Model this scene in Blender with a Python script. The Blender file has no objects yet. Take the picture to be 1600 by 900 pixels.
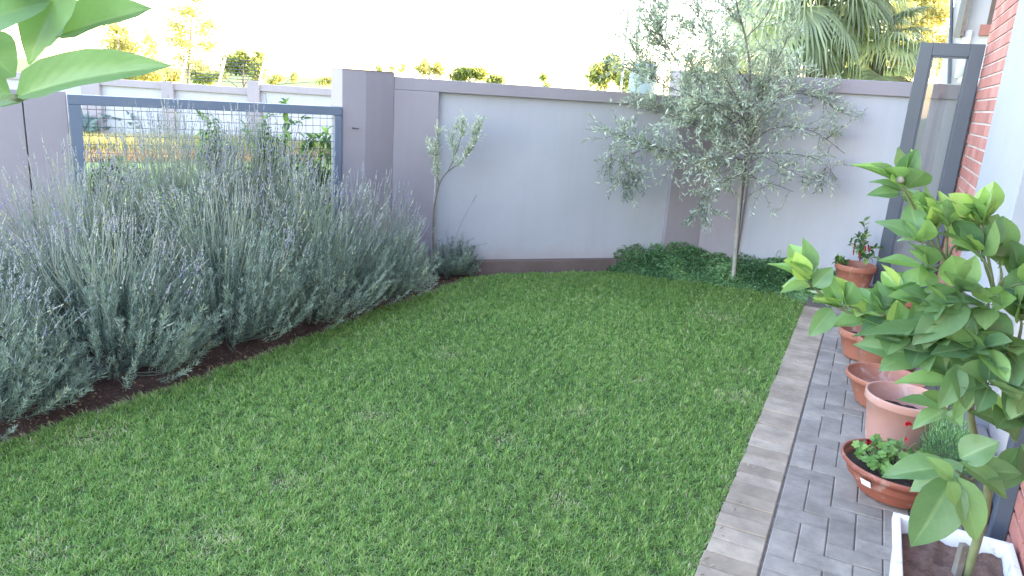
import bpy, math, random
import numpy as np
from mathutils import Matrix, Vector
random.seed(7); RS = np.random.RandomState(11)
R = math.radians
sc = bpy.context.scene
C = sc.collection

# ------------------------------------------------------------------ camera
F = 1155.0; CX, CY = 800.0, 450.0; EYE = 1.65
_d = np.array([515 - CX, 4700 - CY, F]); _d /= np.linalg.norm(_d)
_up = -_d
_fw = np.array([0, 0, 1.]) - _up[2] * _up; _fw /= np.linalg.norm(_fw)
_rt = np.cross(_fw, _up)
if _rt[0] < 0: _rt = -_rt
def ray(x, y):
    c = np.array([(x - CX) / F, (y - CY) / F, 1.0]); return np.array([c @ _rt, c @ _fw, c @ _up])
def G(x, y, z=0.0):
    r = ray(x, y); return r * ((z - EYE) / r[2]) + [0, 0, EYE]
def at(x, y, Y):
    r = ray(x, y); return r * (Y / r[1]) + [0, 0, EYE]
def hit(x, y, p, d):
    n = np.array([d[1], -d[0]]); r = ray(x, y); return r * ((n @ np.array(p[:2])) / (n @ r[:2])) + [0, 0, EYE]
cam = bpy.data.cameras.new('camera'); co = bpy.data.objects.new('camera', cam); C.objects.link(co)
cam.sensor_width = 36; cam.lens = F / 1600 * 36; cam.clip_start = 0.02; cam.clip_end = 2000
def cw(v): v = np.array(v, float); return [v @ _rt, v @ _fw, v @ _up]
xr, yu, zb = cw([1, 0, 0]), cw([0, -1, 0]), cw([0, 0, -1])
co.matrix_world = Matrix(((xr[0], yu[0], zb[0], 0), (xr[1], yu[1], zb[1], 0), (xr[2], yu[2], zb[2], EYE), (0, 0, 0, 1)))
sc.camera = co

# ------------------------------------------------------------------ sky, sun, exposure
SUN_EL, SUN_AZ = R(11), R(68)          # azimuth measured from +Y towards +X
w = bpy.data.worlds.new('World'); sc.world = w; w.use_nodes = True
nt = w.node_tree; bg = nt.nodes['Background']
sky = nt.nodes.new('ShaderNodeTexSky'); sky.sky_type = 'NISHITA'; sky.sun_disc = False
sky.sun_elevation = SUN_EL; sky.sun_rotation = SUN_AZ
sky.air_density = 1.0; sky.dust_density = 0.7; sky.ozone_density = 1.0
nt.links.new(sky.outputs[0], bg.inputs[0]); bg.inputs[1].default_value = 0.15
sl = bpy.data.lights.new('sun', 'SUN'); sl.energy = 2.0; sl.angle = R(0.5); sl.color = (1.0, 0.80, 0.52)
so = bpy.data.objects.new('sun', sl); C.objects.link(so)
sdir = Vector((math.sin(SUN_AZ) * math.cos(SUN_EL), math.cos(SUN_AZ) * math.cos(SUN_EL), math.sin(SUN_EL)))
so.rotation_euler = sdir.to_track_quat('Z', 'Y').to_euler(); so.location = (20, 10, 12)
sc.view_settings.view_transform = 'Standard'; sc.view_settings.look = 'None'
sc.view_settings.exposure = 3.85; sc.view_settings.gamma = 1.0
sc.view_settings.use_white_balance = True
sc.view_settings.white_balance_temperature = 7000
sc.view_settings.white_balance_tint = 24
sc.render.engine = 'CYCLES'
sc.cycles.max_bounces = 6; sc.cycles.diffuse_bounces = 3; sc.cycles.transparent_max_bounces = 8

# ------------------------------------------------------------------ materials
def newmat(name):
    m = bpy.data.materials.new(name); m.use_nodes = True
    return m, m.node_tree, m.node_tree.nodes['Principled BSDF']
def ramp(nt, fac, stops):
    r = nt.nodes.new('ShaderNodeValToRGB'); e = r.color_ramp.elements
    while len(e) < len(stops): e.new(0.5)
    for i, (p, c) in enumerate(stops):
        e[i].position = p; e[i].color = (c[0], c[1], c[2], 1)
    nt.links.new(fac, r.inputs[0]); return r.outputs[0]
def noise(nt, scale, detail=4, rough=0.6, vec=None, dist=0):
    n = nt.nodes.new('ShaderNodeTexNoise'); n.inputs['Scale'].default_value = scale
    n.inputs['Detail'].default_value = detail; n.inputs['Roughness'].default_value = rough
    n.inputs['Distortion'].default_value = dist
    if vec is None:
        t = nt.nodes.new('ShaderNodeTexCoord'); vec = t.outputs['Object']
    nt.links.new(vec, n.inputs['Vector']); return n.outputs[0]
def mixc(nt, fac, a, b, mode='MIX'):
    m = nt.nodes.new('ShaderNodeMix'); m.data_type = 'RGBA'; m.blend_type = mode
    for s, v in ((m.inputs[0], fac), (m.inputs[6], a), (m.inputs[7], b)):
        if isinstance(v, (int, float)): s.default_value = v
        elif isinstance(v, (tuple, list)): s.default_value = (v[0], v[1], v[2], 1)
        else: nt.links.new(v, s)
    return m.outputs[2]
def bump(nt, b, h, strength=0.3, dist=0.01):
    n = nt.nodes.new('ShaderNodeBump'); n.inputs['Strength'].default_value = strength
    n.inputs['Distance'].default_value = dist; nt.links.new(h, n.inputs['Height']); nt.links.new(n.outputs[0], b.inputs['Normal'])
def attr(nt, name='rnd'):
    a = nt.nodes.new('ShaderNodeAttribute'); a.attribute_name = name; return a.outputs['Fac']

def mottled(name, c1, c2, scale=3, rough=0.8, bs=0.15, bscale=60, dist=0.004, rough2=None, stain=None, metal=0):
    m, nt, b = newmat(name)
    col = ramp(nt, noise(nt, scale, 6, 0.65), [(0.3, c1), (0.7, c2)])
    if stain:
        s = ramp(nt, noise(nt, stain[1], 5, 0.7, dist=0.6), [(0.55, (0, 0, 0)), (0.72, (1, 1, 1))])
        col = mixc(nt, s, col, stain[0])
    nt.links.new(col, b.inputs['Base Color']); b.inputs['Roughness'].default_value = rough
    b.inputs['Metallic'].default_value = metal
    if bs: bump(nt, b, noise(nt, bscale, 5, 0.6), bs, dist)
    return m
def leafmat(name, stops, transl=0.3, rough=0.5, tcol=1.6, spec=0.4):
    m, nt, b = newmat(name)
    col = ramp(nt, attr(nt), stops)
    nt.links.new(col, b.inputs['Base Color']); b.inputs['Roughness'].default_value = rough
    b.inputs['Specular IOR Level'].default_value = spec
    if transl:
        t = nt.nodes.new('ShaderNodeBsdfTranslucent')
        nt.links.new(mixc(nt, 1.0, col, (tcol, tcol * 1.05, tcol * 0.55), 'MULTIPLY'), t.inputs[0])
        ms = nt.nodes.new('ShaderNodeMixShader'); ms.inputs[0].default_value = transl
        nt.links.new(b.outputs[0], ms.inputs[1]); nt.links.new(t.outputs[0], ms.inputs[2])
        nt.links.new(ms.outputs[0], nt.nodes['Material Output'].inputs[0])
    return m
def attrmat(name, stops, rough=0.85, bs=0.4, bscale=120, dist=0.003, nscale=25, namt=0.35):
    m, nt, b = newmat(name)
    col = ramp(nt, attr(nt), stops)
    n = ramp(nt, noise(nt, nscale, 6, 0.7), [(0.25, (1 - namt,) * 3), (0.75, (1 + namt * 0.3,) * 3)])
    nt.links.new(mixc(nt, 1.0, col, n, 'MULTIPLY'), b.inputs['Base Color'])
    b.inputs['Roughness'].default_value = rough
    bump(nt, b, noise(nt, bscale, 5, 0.7), bs, dist)
    return m

M = {}
def stained_plaster(name, c, streak):
    m, nt, b = newmat(name)
    base = ramp(nt, noise(nt, 1.3, 6, 0.6), [(0.3, tuple(x * 0.93 for x in c)), (0.7, tuple(x * 1.05 for x in c))])
    t = nt.nodes.new('ShaderNodeTexCoord'); mp = nt.nodes.new('ShaderNodeMapping')
    mp.inputs['Scale'].default_value = (5, 5, 0.35); nt.links.new(t.outputs['Object'], mp.inputs[0])
    s = ramp(nt, noise(nt, 1.6, 5, 0.65, mp.outputs[0]), [(0.48, (0, 0, 0)), (0.85, (0.5, 0.5, 0.5))])
    col = mixc(nt, s, base, streak)
    sx = nt.nodes.new('ShaderNodeSeparateXYZ'); nt.links.new(t.outputs['Object'], sx.inputs[0])
    ad = nt.nodes.new('ShaderNodeMath'); ad.operation = 'MULTIPLY_ADD'
    nt.links.new(noise(nt, 6, 4), ad.inputs[0]); ad.inputs[1].default_value = 0.22; nt.links.new(sx.outputs[2], ad.inputs[2])
    splash = ramp(nt, ad.outputs[0], [(0.12, (0.75,) * 3), (0.36, (0, 0, 0))])
    col = mixc(nt, splash, col, (c[0] * 0.85, c[1] * 0.62, c[2] * 0.5))
    nt.links.new(col, b.inputs['Base Color']); b.inputs['Roughness'].default_value = 0.9
    bump(nt, b, noise(nt, 90, 6, 0.65), 0.25, 0.004)
    return m
M['taupe'] = stained_plaster('taupe plaster', (0.325, 0.285, 0.31), (0.27, 0.235, 0.255))
M['panel'] = stained_plaster('pale grey plaster', (0.44, 0.435, 0.475), (0.37, 0.365, 0.395))
M['plinth'] = mottled('brown plinth plaster', (0.12, 0.085, 0.08), (0.17, 0.12, 0.11), 4, 0.9, 0.4, 50)
M['frame'] = mottled('grey blue powder coat', (0.115, 0.150, 0.205), (0.14, 0.175, 0.235), 2, 0.38, 0.05, 200, stain=((0.2, 0.21, 0.22), 5))
M['wire'] = mottled('mesh wire', (0.06, 0.07, 0.08), (0.1, 0.1, 0.11), 8, 0.5, 0)
M['door'] = mottled('charcoal aluminium', (0.060, 0.078, 0.105), (0.075, 0.095, 0.125), 3, 0.35, 0.04, 200)
M['white_wall'] = mottled('white plaster', (0.33, 0.335, 0.36), (0.37, 0.375, 0.40), 2, 0.8, 0.15, 60)
M['beige_wall'] = mottled('beige plaster', (0.42, 0.37, 0.36), (0.48, 0.42, 0.40), 2, 0.85, 0.15, 60)
M['far_house'] = mottled('off white render', (0.60, 0.57, 0.57), (0.68, 0.65, 0.64), 1, 0.85, 0.15, 40)
M['mortar'] = mottled('pale mortar', (0.52, 0.46, 0.43), (0.64, 0.57, 0.53), 20, 0.95, 0.5, 90)
M['brick'] = attrmat('red face brick', [(0, (0.44, 0.16, 0.125)), (0.5, (0.52, 0.205, 0.165)), (0.85, (0.58, 0.26, 0.215)), (1, (0.36, 0.14, 0.115))], 0.85, 0.5, 110, 0.003, 30, 0.25)
M['paver'] = attrmat('grey paver', [(0, (0.30, 0.255, 0.215)), (0.5, (0.345, 0.292, 0.247)), (1, (0.40, 0.34, 0.285))], 0.9, 0.8, 150, 0.004, 7, 0.5)
M['border'] = attrmat('buff paver', [(0, (0.38, 0.29, 0.21)), (0.5, (0.44, 0.335, 0.25)), (1, (0.49, 0.385, 0.29))], 0.9, 0.8, 150, 0.004, 6, 0.5)
M['sand'] = mottled('jointing sand', (0.09, 0.08, 0.07), (0.20, 0.165, 0.14), 30, 1, 0.6, 120)
M['soil'] = mottled('red garden soil', (0.05, 0.025, 0.020), (0.13, 0.062, 0.045), 14, 1.0, 1.0, 45, 0.02, stain=((0.22, 0.14, 0.10), 30))
M['potsoil'] = mottled('potting soil', (0.02, 0.012, 0.010), (0.07, 0.04, 0.03), 40, 1.0, 1.0, 90, 0.01)
M['sandsoil'] = mottled('sandy potting soil', (0.10, 0.055, 0.04), (0.22, 0.13, 0.10), 25, 1.0, 1.0, 90, 0.008, stain=((0.04, 0.025, 0.02), 10))
M['lawnbase'] = mottled('lawn thatch', (0.035, 0.07, 0.02), (0.11, 0.12, 0.05), 18, 1.0, 0.8, 80, 0.01)
M['field'] = mottled('neighbour lawn', (0.05, 0.13, 0.025), (0.085, 0.18, 0.04), 1.5, 1.0, 0.5, 20, 0.02)
M['grass'] = leafmat('grass blades', [(0, (0.085, 0.190, 0.048)), (0.4, (0.165, 0.315, 0.076)), (0.75, (0.27, 0.435, 0.12)), (0.93, (0.39, 0.50, 0.17)), (0.97, (0.48, 0.41, 0.26)), (1, (0.56, 0.49, 0.36))], 0.3, 0.5, 1.4, 0.3)
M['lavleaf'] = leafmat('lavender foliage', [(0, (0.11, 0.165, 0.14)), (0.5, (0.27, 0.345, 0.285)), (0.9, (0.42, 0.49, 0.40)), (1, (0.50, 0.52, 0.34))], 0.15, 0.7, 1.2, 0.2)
M['lavstem'] = leafmat('lavender stalks', [(0, (0.12, 0.15, 0.12)), (0.6, (0.25, 0.295, 0.22)), (1, (0.31, 0.31, 0.22))], 0, 0.8)
M['lavflower'] = leafmat('lavender heads', [(0, (0.24, 0.25, 0.255)), (0.45, (0.33, 0.335, 0.34)), (0.75, (0.40, 0.41, 0.32)), (0.92, (0.48, 0.47, 0.29)), (1, (0.25, 0.22, 0.40))], 0, 0.9)
M['olive'] = leafmat('olive foliage', [(0, (0.15, 0.20, 0.17)), (0.4, (0.33, 0.395, 0.33)), (0.8, (0.50, 0.56, 0.46)), (1, (0.64, 0.68, 0.56))], 0.25, 0.5, 1.2)
M['bark'] = mottled('grey bark', (0.12, 0.10, 0.085), (0.24, 0.21, 0.185), 18, 0.95, 0.8, 60, 0.006)
M['palebark'] = mottled('pale wood stake', (0.30, 0.28, 0.24), (0.45, 0.42, 0.37), 14, 0.9, 0.6, 60, 0.004)
M['twig'] = mottled('green twig', (0.13, 0.16, 0.07), (0.20, 0.22, 0.11), 20, 0.7, 0.3, 80)
M['cover'] = leafmat('ground cover foliage', [(0, (0.05, 0.13, 0.06)), (0.5, (0.17, 0.35, 0.16)), (0.9, (0.33, 0.52, 0.25)), (1, (0.46, 0.58, 0.34))], 0.3, 0.45)
M['shrub'] = leafmat('shrub foliage', [(0, (0.04, 0.10, 0.045)), (0.5, (0.08, 0.17, 0.07)), (0.85, (0.19, 0.33, 0.09)), (1, (0.3, 0.45, 0.13))], 0.35, 0.4)
M['yellowtree'] = leafmat('sunlit yellow foliage', [(0, (0.26, 0.27, 0.12)), (0.5, (0.46, 0.41, 0.19)), (1, (0.64, 0.54, 0.28))], 0.5, 0.6, 1.5)  # golden low sun on the distant trees is put into the leaf colour
M['palm'] = leafmat('fan palm fronds', [(0, (0.17, 0.20, 0.15)), (0.6, (0.36, 0.42, 0.29)), (1, (0.54, 0.58, 0.36))], 0.35, 0.5)
M['palmdry'] = leafmat('dry palm skirt', [(0, (0.26, 0.2, 0.16)), (1, (0.42, 0.35, 0.28))], 0.1, 0.9)
M['fargreen'] = leafmat('distant tree foliage', [(0, (0.12, 0.15, 0.06)), (0.5, (0.24, 0.27, 0.10)), (1, (0.42, 0.42, 0.15))], 0.45, 0.7)
M['agave'] = leafmat('blue agave leaves', [(0, (0.14, 0.22, 0.24)), (1, (0.24, 0.33, 0.34))], 0.1, 0.6)
M['drygrass'] = leafmat('tall dry grass', [(0, (0.22, 0.21, 0.10)), (0.6, (0.33, 0.32, 0.17)), (0.85, (0.38, 0.32, 0.2)), (1, (0.22, 0.28, 0.09))], 0.4, 0.8)
M['redgrass'] = leafmat('russet planting', [(0, (0.20, 0.10, 0.075)), (0.5, (0.24, 0.17, 0.10)), (1, (0.27, 0.25, 0.13))], 0.3, 0.8)
M['terracotta'] = mottled('terracotta plastic', (0.36, 0.125, 0.075), (0.42, 0.155, 0.10), 5, 0.55, 0.08, 60, stain=((0.54, 0.38, 0.32), 9))
M['terracotta_faded'] = mottled('faded terracotta plastic', (0.48, 0.235, 0.185), (0.54, 0.28, 0.225), 4, 0.6, 0.08, 60, stain=((0.60, 0.40, 0.35), 6))
M['terracotta_red'] = mottled('dark terracotta plastic', (0.27, 0.075, 0.045), (0.33, 0.10, 0.065), 5, 0.5, 0.08, 60, stain=((0.44, 0.28, 0.23), 11))
M['planter'] = mottled('white planter plastic', (0.70, 0.71, 0.75), (0.80, 0.80, 0.82), 6, 0.45, 0.1, 60, stain=((0.42, 0.38, 0.35), 16))
M['white'] = mottled('white sticker', (0.75, 0.74, 0.72), (0.85, 0.84, 0.82), 6, 0.6, 0)
M['glass'], _nt, _b = newmat('clear door glass')
_b.inputs['Base Color'].default_value = (0.93, 0.96, 0.95, 1); _b.inputs['Roughness'].default_value = 0.02
_tr = _nt.nodes.new('ShaderNodeBsdfTransparent'); _tr.inputs[0].default_value = (0.965, 0.975, 0.975, 1)
_gl = _nt.nodes.new('ShaderNodeBsdfGlossy'); _gl.inputs['Roughness'].default_value = 0.02
_fr = _nt.nodes.new('ShaderNodeFresnel'); _fr.inputs[0].default_value = 1.6
_m1 = _nt.nodes.new('ShaderNodeMixShader'); _nt.links.new(_fr.outputs[0], _m1.inputs[0])
_nt.links.new(_tr.outputs[0], _m1.inputs[1]); _nt.links.new(_gl.outputs[0], _m1.inputs[2])
_nt.links.new(_m1.outputs[0], _nt.nodes['Material Output'].inputs[0])
M['darkglass'] = mottled('dark window glass', (0.03, 0.04, 0.05), (0.05, 0.06, 0.08), 2, 0.06, 0)
M['lemon'] = leafmat('lemon leaves', [(0, (0.085, 0.185, 0.085)), (0.45, (0.175, 0.31, 0.13)), (0.75, (0.24, 0.42, 0.14)), (1, (0.42, 0.56, 0.17))], 0.33, 0.42, 1.5, 0.6)
def add_veins(m):
    nt = m.node_tree; b = nt.nodes['Principled BSDF']
    src = b.inputs['Base Color'].links[0].from_socket
    a = attr(nt, 'mid'); f = ramp(nt, a, [(0.0, (1, 1, 1)), (0.045, (0, 0, 0))])
    col = mixc(nt, f, src, mixc(nt, 0.35, src, (0.34, 0.44, 0.20)))
    u = nt.nodes.new('ShaderNodeMath'); u.operation = 'MULTIPLY_ADD'; nt.links.new(a, u.inputs[0]); u.inputs[1].default_value = -.32; nt.links.new(attr(nt, 'along'), u.inputs[2])
    k = nt.nodes.new('ShaderNodeMath'); k.operation = 'MULTIPLY'; nt.links.new(u.outputs[0], k.inputs[0]); k.inputs[1].default_value = 9.0
    fr = nt.nodes.new('ShaderNodeMath'); fr.operation = 'PINGPONG'; nt.links.new(k.outputs[0], fr.inputs[0]); fr.inputs[1].default_value = .5
    sv = ramp(nt, fr.outputs[0], [(0.0, (1, 1, 1)), (0.10, (0, 0, 0))])
    col = mixc(nt, sv, col, mixc(nt, 0.10, col, (0.36, 0.48, 0.22)))
    bh = ramp(nt, fr.outputs[0], [(0.0, (0, 0, 0)), (0.5, (1, 1, 1))]); bump(nt, b, bh, 0.10, 0.001)
    n = ramp(nt, noise(nt, 35, 5, .7), [(0.25, (0.80,) * 3), (0.75, (1.12,) * 3)])
    sp = ramp(nt, noise(nt, 160, 3, .6), [(0.70, (0, 0, 0)), (0.76, (.6, .6, .6))]); col = mixc(nt, sp, col, (.20, .17, .07))
    nt.links.new(mixc(nt, 1.0, col, n, 'MULTIPLY'), b.inputs['Base Color'])
add_veins(M['lemon'])
M['geranium'] = leafmat('geranium leaves', [(0, (0.08, 0.20, 0.05)), (1, (0.22, 0.38, 0.10))], 0.3, 0.6)
M['petal'] = leafmat('red petals', [(0, (0.25, 0.01, 0.02)), (0.6, (0.6, 0.02, 0.03)), (1, (0.7, 0.1, 0.14))], 0.2, 0.5)
M['chilli'] = leafmat('chilli pods', [(0, (0.16, 0.03, 0.03)), (1, (0.42, 0.04, 0.03))], 0, 0.3)
M['concrete'] = mottled('concrete', (0.24, 0.22, 0.21), (0.32, 0.30, 0.28), 8, 0.95, 0.4, 60)
M['steel'] = mottled('galvanised steel', (0.30, 0.32, 0.34), (0.38, 0.40, 0.42), 4, 0.5, 0.05, 60)
M['tank'] = mottled('grey tank plastic', (0.20, 0.26, 0.30), (0.24, 0.30, 0.34), 2, 0.6, 0.05, 20)
M['brownframe'] = mottled('brown timber frame', (0.16, 0.10, 0.08), (0.22, 0.15, 0.12), 8, 0.6, 0.1, 60)
M['litter'] = leafmat('leaf litter', [(0, (0.10, 0.05, 0.03)), (0.6, (0.28, 0.18, 0.11)), (1, (0.45, 0.36, 0.25))], 0, 1.0)

# ------------------------------------------------------------------ mesh builder
class MB:
    def __init__(s): s.V = []; s.Fq = []; s.A = []; s.Mi = []; s.mid = []; s.lu = []; s.n = 0; s.usemid = False
    def add(s, V, Fs, rnd=0.5, mi=0, mid=None, lu=None):
        V = np.asarray(V, float).reshape(-1, 3)
        for f in (Fs if isinstance(Fs, list) and len(Fs) and isinstance(Fs[0], np.ndarray) else [np.asarray(Fs)]):
            f = np.asarray(f)
            if len(f): s.Fq.append((f + s.n)); s.Mi.append(np.full(len(f), mi))
        s.V.append(V); s.A.append(np.broadcast_to(np.asarray(rnd, float), (len(V),)))
        s.mid.append(np.full(len(V), 1.0) if mid is None else mid)
        s.lu.append(np.zeros(len(V)) if lu is None else lu)
        if mid is not None: s.usemid = True
        s.n += len(V); return s
    def box(s, c, ax, ay, az, sx, sy, sz, rnd=0.5, mi=0):
        c, ax, ay, az = [np.asarray(q, float) for q in (c, ax, ay, az)]
        P = [c + ax * sx * i / 2 + ay * sy * j / 2 + az * sz * k / 2 for k in (-1, 1) for j in (-1, 1) for i in (-1, 1)]
        s.add(P, np.array([[0, 2, 3, 1], [4, 5, 7, 6], [0, 1, 5, 4], [2, 6, 7, 3], [0, 4, 6, 2], [1, 3, 7, 5]]), rnd, mi); return s
    def tube(s, pts, rad, n=6, rnd=0.5, mi=0, cap=True):
        P = np.asarray(pts, float); k = len(P); rad = np.broadcast_to(np.asarray(rad, float), (k,))
        T = np.gradient(P, axis=0); T /= np.linalg.norm(T, axis=1)[:, None] + 1e-9
        ref = np.array([0, 0, 1.]) if abs(T[0, 2]) < 0.9 else np.array([1., 0, 0])
        a = np.cross(T, ref); a /= np.linalg.norm(a, axis=1)[:, None] + 1e-9; b = np.cross(T, a)
        th = np.arange(n) * 2 * math.pi / n
        V = P[:, None] + rad[:, None, None] * (a[:, None] * np.cos(th)[None, :, None] + b[:, None] * np.sin(th)[None, :, None])
        i = np.arange(k - 1)[:, None]; j = np.arange(n)[None]
        f = np.stack([i * n + j, i * n + (j + 1) % n, (i + 1) * n + (j + 1) % n, (i + 1) * n + j], -1).reshape(-1, 4)
        fs = [f]
        if cap: fs += [np.arange(n)[::-1][None], ((k - 1) * n + np.arange(n))[None]]
        s.add(V.reshape(-1, 3), fs, rnd, mi); return s
    def lathe(s, prof, c, sx=1, sy=1, ang=0, n=48, rnd=0.5, mi=0):
        prof = np.asarray(prof, float); th = np.arange(n) * 2 * math.pi / n; k = len(prof)
        x = prof[:, 0][:, None] * np.cos(th) * sx; y = prof[:, 0][:, None] * np.sin(th) * sy
        ca, sa = math.cos(ang), math.sin(ang)
        V = np.stack([x * ca - y * sa + c[0], x * sa + y * ca + c[1], np.broadcast_to(prof[:, 1][:, None], x.shape) + c[2]], -1)
        i = np.arange(k - 1)[:, None]; j = np.arange(n)[None]
        f = np.stack([i * n + j, i * n + (j + 1) % n, (i + 1) * n + (j + 1) % n, (i + 1) * n + j], -1).reshape(-1, 4)
        s.add(V.reshape(-1, 3), f, rnd, mi); return s
    def poly(s, P, z=None, rnd=0.5, mi=0):
        P = [(p[0], p[1], p[2] if z is None else z) for p in P]
        s.add(P, [np.arange(len(P))[None]], rnd, mi); return s
    def inst(s, tv, tf, O, A, B, N, rnd=None, mi=0, mid=None):
        """many copies of a small template: x along A, y along B, z along N"""
        O, A, B, N = [np.asarray(q, float) for q in (O, A, B, N)]
        tv = np.asarray(tv, float); k = len(tv); n = len(O)
        if n == 0: return s
        V = O[:, None] + tv[None, :, 0:1] * A[:, None] + tv[None, :, 1:2] * B[:, None] + tv[None, :, 2:3] * N[:, None]
        fs = [(np.asarray(f)[None] + (np.arange(n) * k)[:, None, None]).reshape(-1, np.asarray(f).shape[1]) for f in tf]
        if rnd is None: rnd = RS.rand(n)
        s.add(V.reshape(-1, 3), fs, np.repeat(np.broadcast_to(rnd, (n,)), k), mi, None if mid is None else np.tile(mid, n), None if mid is None else np.tile(tv[:, 0], n)); return s
    def build(s, name, mats, parent=None, smooth=False, bevel=0):
        if not isinstance(mats, (list, tuple)): mats = [mats]
        V = np.concatenate(s.V).astype(np.float32)
        me = bpy.data.meshes.new(name)
        me.vertices.add(len(V))
        q = parent
        while q is not None: V = V - np.array(q.location, dtype=np.float32); q = q.parent
        me.vertices.foreach_set('co', V.ravel())
        loops = np.concatenate([f.ravel() for f in s.Fq]); cnt = np.concatenate([np.full(len(f), f.shape[1]) for f in s.Fq])
        me.loops.add(len(loops)); me.loops.foreach_set('vertex_index', loops.astype(np.int32))
        me.polygons.add(len(cnt)); st = np.concatenate([[0], np.cumsum(cnt)[:-1]])
        me.polygons.foreach_set('loop_start', st.astype(np.int32))
        me.polygons.foreach_set('material_index', np.concatenate(s.Mi).astype(np.int32))
        me.polygons.foreach_set('use_smooth', np.full(len(cnt), bool(smooth)))
        me.update(calc_edges=True); me.validate()
        at_ = me.attributes.new('rnd', 'FLOAT', 'POINT')
        if len(at_.data) == s.n: at_.data.foreach_set('value', np.concatenate(s.A).astype(np.float32))
        if s.usemid:
            am = me.attributes.new('mid', 'FLOAT', 'POINT'); am.data.foreach_set('value', np.concatenate(s.mid).astype(np.float32)); al = me.attributes.new('along', 'FLOAT', 'POINT'); al.data.foreach_set('value', np.concatenate(s.lu).astype(np.float32))
        for m in mats: me.materials.append(M[m] if isinstance(m, str) else m)
        o = bpy.data.objects.new(name, me); C.objects.link(o)
        if parent is not None: o.parent = parent
        if smooth == 'auto':
            pass
        if bevel:
            b = o.modifiers.new('bevel', 'BEVEL'); b.width = bevel; b.segments = 2; b.limit_method = 'ANGLE'
        return o
def thing(name, loc, label, cat, group=None):
    o = bpy.data.objects.new(name, None); o.location = tuple(float(q) for q in loc); C.objects.link(o)
    o['label'] = label; o['category'] = cat
    if group: o['group'] = group
    bpy.context.view_layer.update(); return o
def tag(o, label, cat, group=None):
    o['label'] = label; o['category'] = cat
    if group: o['group'] = group
    return o
def kind(o, k, label=None):
    o['kind'] = k
    if label: o['label'] = label
    return o
Zv = np.array([0, 0, 1.])
def nrm(v): v = np.asarray(v, float); return v / (np.linalg.norm(v, axis=-1, keepdims=True) + 1e-9)
def v3(p, z=0.0): return np.array([p[0], p[1], z], float)
def perp(D, spin=None):
    D = nrm(D); ref = np.where(np.abs(D[:, 2:3]) < 0.9, np.array([[0, 0, 1.]]), np.array([[1., 0, 0]]))
    a = nrm(np.cross(D, ref)); b = np.cross(D, a)
    if spin is None: spin = RS.rand(len(D)) * 2 * math.pi
    c, s_ = np.cos(spin)[:, None], np.sin(spin)[:, None]
    return a * c + b * s_, -a * s_ + b * c
def spline(P, n):
    P = np.asarray(P, float); k = len(P)
    if k == 2: return P[0] + np.linspace(0, 1, n)[:, None] * (P[1] - P[0])
    Q = np.vstack([2 * P[0] - P[1], P, 2 * P[-1] - P[-2]]); out = []
    for t in np.linspace(0, k - 1 - 1e-6, n):
        i = int(t); f = t - i; a, b, c, d = Q[i:i + 4]
        out.append(0.5 * (2 * b + (c - a) * f + (2 * a - 5 * b + 4 * c - d) * f * f + (3 * b - a - 3 * c + d) * f ** 3))
    return np.array(out)
# leaf templates (length 1 along x, width 1 along y)
DIA_V = [(0, 0, 0), (0.45, -0.5, 0.06), (1, 0, 0), (0.45, 0.5, 0.06)]; DIA_F = [np.array([[0, 1, 2, 3]])]
BL_V = [(0, -0.5, 0), (0, 0.5, 0), (0.5, 0.42, 0.12), (0.5, -0.42, 0.12), (1, 0, 0.0)]
BL_F = [np.array([[0, 3, 2, 1]]), np.array([[3, 4, 2]])]
LF_V = [(0, 0, 0), (0.3, -0.42, 0.10), (0.3, 0, 0), (0.3, 0.42, 0.10), (0.68, -0.36, 0.03), (0.68, 0, -0.06), (0.68, 0.36, 0.03), (1, 0, -0.16)]
LF_F = [np.array([[0, 1, 2], [0, 2, 3], [4, 7, 5], [5, 7, 6]]), np.array([[1, 4, 5, 2], [2, 5, 6, 3]])]

# ------------------------------------------------------------------ layout of the garden
O2 = np.array([0.97, 2.343]); UA = R(25.1)
U = np.array([math.sin(UA), math.cos(UA)]); Vv = np.array([math.cos(UA), -math.sin(UA)])
def SV(s, v, z=0.0): p = O2 + U * s + Vv * v; return np.array([p[0], p[1], z])
U3, V3 = v3(U), v3(Vv)
L0 = np.array([-0.357, 6.505]); Ld = np.array([0.9416, 0.3368])
KC = np.array([1.827, 7.286]); Rd = nrm(np.array([0.883, -0.469]))
CC = np.array([-1.24, 5.95]); GA = R(60); Gd = np.array([math.sin(GA), math.cos(GA)])
def oriented(mb, p0, p1, z0, z1, t0, t1, nrm2, rnd=0.5, mi=0):
    """a slab from p0 to p1 on plan, z0..z1, between offsets t0..t1 along nrm2"""
    p0, p1 = np.array(p0[:2]), np.array(p1[:2]); d = p1 - p0; ln = np.linalg.norm(d); d = d / ln
    c = (p0 + p1) / 2 + nrm2 * (t0 + t1) / 2
    mb.box(v3(c, (z0 + z1) / 2), v3(d), v3(nrm2), Zv, ln, abs(t1 - t0), z1 - z0, rnd, mi); return mb

# --- ground
g = MB(); gx = 500
g.add([(-gx, -gx, -.66), (gx, -gx, -.66), (gx, gx, -.66), (-gx, gx, -.66)], np.array([[0, 1, 2, 3]]))
kind(g.build('ground', 'field'), 'structure', 'open green ground beyond the garden walls')
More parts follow.
